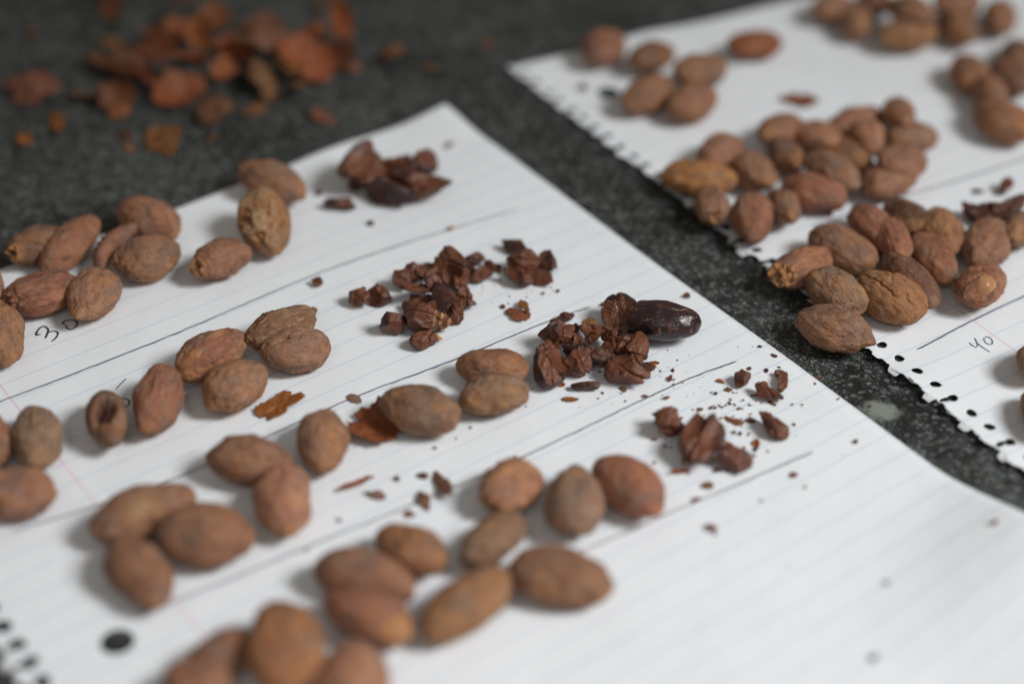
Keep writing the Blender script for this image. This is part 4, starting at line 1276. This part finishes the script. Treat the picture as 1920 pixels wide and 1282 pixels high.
for i, (x, y, z0, yaw, tilt, a, b, c, opt, label) in enumerate(NIBS):
    tiny = opt.get('tiny')
    lv = 3 if tiny else (6 if opt.get('big') and abs(y) < 62 else 5)
    if opt.get('sh'):                                                              # curved shard instead of a chunk
        V, f, mask = husk_mesh(a * 1.12, b * 1.25, {'arc': opt['sh'], 'up': opt.get('up', 1)}, 900 + i, max(.8, min(2.4, c * .45)))
        q = np.array(V); mask = mask[:, [2, 1, 0]]; mask[:, 0] = 1 - mask[:, 2]; mask[:, 2] = 0
        tilt += random.Random(i).uniform(-28, 28)
    else:
        q, f, mask = nib_mesh(a, b, c, opt, 900 + i, lv)
    R = rotm(yaw, tilt)
    if opt.get('dk') and opt.get('sh'): mask[:, 2] = .7
    me = make_mesh('cocoa_nib', q * MM, f, mask, sharp=26)
    o = add('cocoa_crumb' if tiny else 'cocoa_nib', me, MAT_NIB, None, (x * MM, y * MM, (ground(x, y) + max(0, z0 - .8) + lift(q, R) - .05) * MM), (0, math.radians(tilt), math.radians(yaw)))
    tag(o, label, 'crumb' if tiny else 'cocoa nib', 'loose crumbs' if tiny else 'broken cocoa nibs')

# the peeled glossy bean and the split half beside it
def peeled():
    q, f, mask, R = bean_mesh(10.6, 6.0, 4.9, -16, -4, {'k': 'x', 'b': .03, 'w': .12}, 78, 6)
    t = q[:, 0] / 10.6
    yl = q[:, 1] + .9 * np.sin(q[:, 0] * .55) - .6
    groove = np.exp(-(yl / .5) ** 2) * (q[:, 2] > 0) * sstep(.95, .6, np.abs(t))
    q = q * (1 - .10 * groove)[:, None]
    cut = sstep(-.55, -.95, t + .25 * NZ.fbm(q * .4, 3))                          # torn left end shows brown
    q = q * (1 - .12 * cut * (1 + NZ.fbm(q * .7, 3)))[:, None]
    mask[:] = 0; mask[:, 0] = np.maximum(cut, groove * .35)
    me = make_mesh('peeled_bean', q * MM, f, mask)
    o = add('peeled_bean', me, MAT_DARK, None, (37.6 * MM, 0.3 * MM, (ground(38.5, 0) + lift(q, R) + .6) * MM), (0, math.radians(-4), math.radians(-16)))
    tag(o, 'glossy black brown peeled bean at the right end of the chunky nib pile', 'cocoa bean', 'peeled beans')
    yaw = -83; R = rotm(yaw, 0)
    cd = R.T @ np.array([-.35, -.62, .70]); cd /= np.linalg.norm(cd)
    pl = [(cd, .30)]
    q, f, mask = nib_mesh(6.4, 5.0, 4.3, {}, 31, 6, pl, [(cd * 1.02, .80), (cd * .8 + np.array([.25, .3, 0]), .45)])
    q = q + (q / np.linalg.norm(q, axis=1, keepdims=True)) * ((1 - mask[:, 0]) * .55 * NZ.ridge(q * .35, 3))[:, None]
    mask[:, 0] = 1 - mask[:, 0]; mask[:, 1:] = 0
    me = make_mesh('peeled_bean', q * MM, f, mask, sharp=50)
    o = add('peeled_bean', me, MAT_DARK, None, (27.7 * MM, 4.6 * MM, (ground(27.7, 4.6) + lift(q, R)) * MM), (0, 0, math.radians(yaw)))
    tag(o, 'split dark bean half with hollow brown inside, left of the glossy peeled bean', 'cocoa bean', 'peeled beans')
peeled()

# ------------------------------------------------------------------ papery husk pieces
HCOL = {'': (.205, .090, .045), 'o': (.255, .098, .037), 'g': (.235, .152, .105), 'dk': (.115, .048, .027)}
for i, (x, y, z0, yaw, tilt, a, b, opt, label) in enumerate(HUSKS):
    V, F, mask = husk_mesh(a, b, opt, 2000 + i)
    rnd = random.Random(i + 50)
    tilt = tilt + rnd.uniform(-9, 9) if a > 5 else tilt
    roll = rnd.uniform(-16, 16)
    if a > 5 and opt.get('s'): roll *= 2.3; tilt *= 1.6
    face = rnd.uniform(8, 40) if (opt.get('s') and opt['arc'] >= 90) else 0            # open side turned toward the viewer
    if not opt['up']: face *= -.5
    RM = Matrix.Rotation(math.radians(face), 3, 'X') @ Matrix.Rotation(math.radians(yaw), 3, 'Z') @ Matrix.Rotation(math.radians(tilt), 3, 'Y') @ Matrix.Rotation(math.radians(roll), 3, 'X')
    R = np.array(RM)
    key = 'o' if opt.get('o') else 'g' if opt.get('g') else 'dk' if opt.get('dk') else ''
    col = tuple(v * rnd.uniform(.88, 1.12) for v in HCOL[key])
    ex = z0 - (.8 if not opt.get('s') else 0)
    gz = 0.0 if opt.get('s') else ground(x, y)
    small = a < 5.2
    o = add('husk_flake' if small else 'husk_shell', make_mesh('husk', V * MM, F, mask), MAT_HUSK, None,
            (x * MM, y * MM, (gz + max(ex, 0) + lift(V, R)) * MM), RM.to_euler(), col)
    tag(o, label, 'husk flake' if small else 'cocoa husk', 'husk pieces')

# ------------------------------------------------------------------ fine crumbs (nobody could count them)
def crumbs():
    r = np.random.RandomState(4)
    pts = [(x, y, s) for x, y, s in CRUMBS]
    for cx, cy, sx, sy, n, big in CLUSTERS:
        for _ in range(n):
            pts.append((cx + r.normal() * sx, cy + r.normal() * sy, (.12 + r.rand() ** 3 * .75) * big))
    V = []; F = []; M = []
    d0, f0 = ico(2)
    for x, y, s in pts:
        R = np.array(Matrix.Rotation(r.rand() * 6.28, 3, 'Z'))
        k = d0 * (1 + .55 * (r.rand(len(d0)) - .5))[:, None] * np.array([s * r.uniform(.4, .75), s * r.uniform(.22, .5), s * r.uniform(.08, .32)])
        k = k @ R.T; k[:, 2] -= k[:, 2].min()
        k += np.array([x, y, ground(x, y)])
        b = sum(len(v) for v in V); V.append(k); F += [tuple(int(q) + b for q in fc) for fc in f0]
        m = np.zeros((len(d0), 3)); u = r.rand()
        if u < .22: m[:, 2] = 1
        elif u < .42: m[:, 1] = r.uniform(.3, .9)
        M.append(m)
    o = add('cocoa_crumbs', make_mesh('cocoa_crumbs', np.vstack(V) * MM, F, np.vstack(M), smooth=False), MAT_NIB)
    tag(o, 'fine brown cocoa crumbs and dust scattered around the nib piles', 'crumbs', kind='stuff')
CLUSTERS = [(-5.4, 27, 6, 5, 70, .85), (4.9, 22, 6, 5, 34, .8), (23, -12.2, 5, 3, 80, 1.0), (38.9, -14.6, 9, 5, 44, .8), (54.5, -29, 12, 7, 120, 1.05),
            (46.1, -46.8, 8, 6, 26, 1.0), (33, -23.7, 9, 4, 26, .8), (-40, 81, 14, 9, 12, 1.1), (68, -15, 8, 6, 22, .8), (-20, -40, 18, 12, 12, .8), (10, 0, 40, 35, 30, .6), (20, -60, 45, 18, 10, .7)]
crumbs()
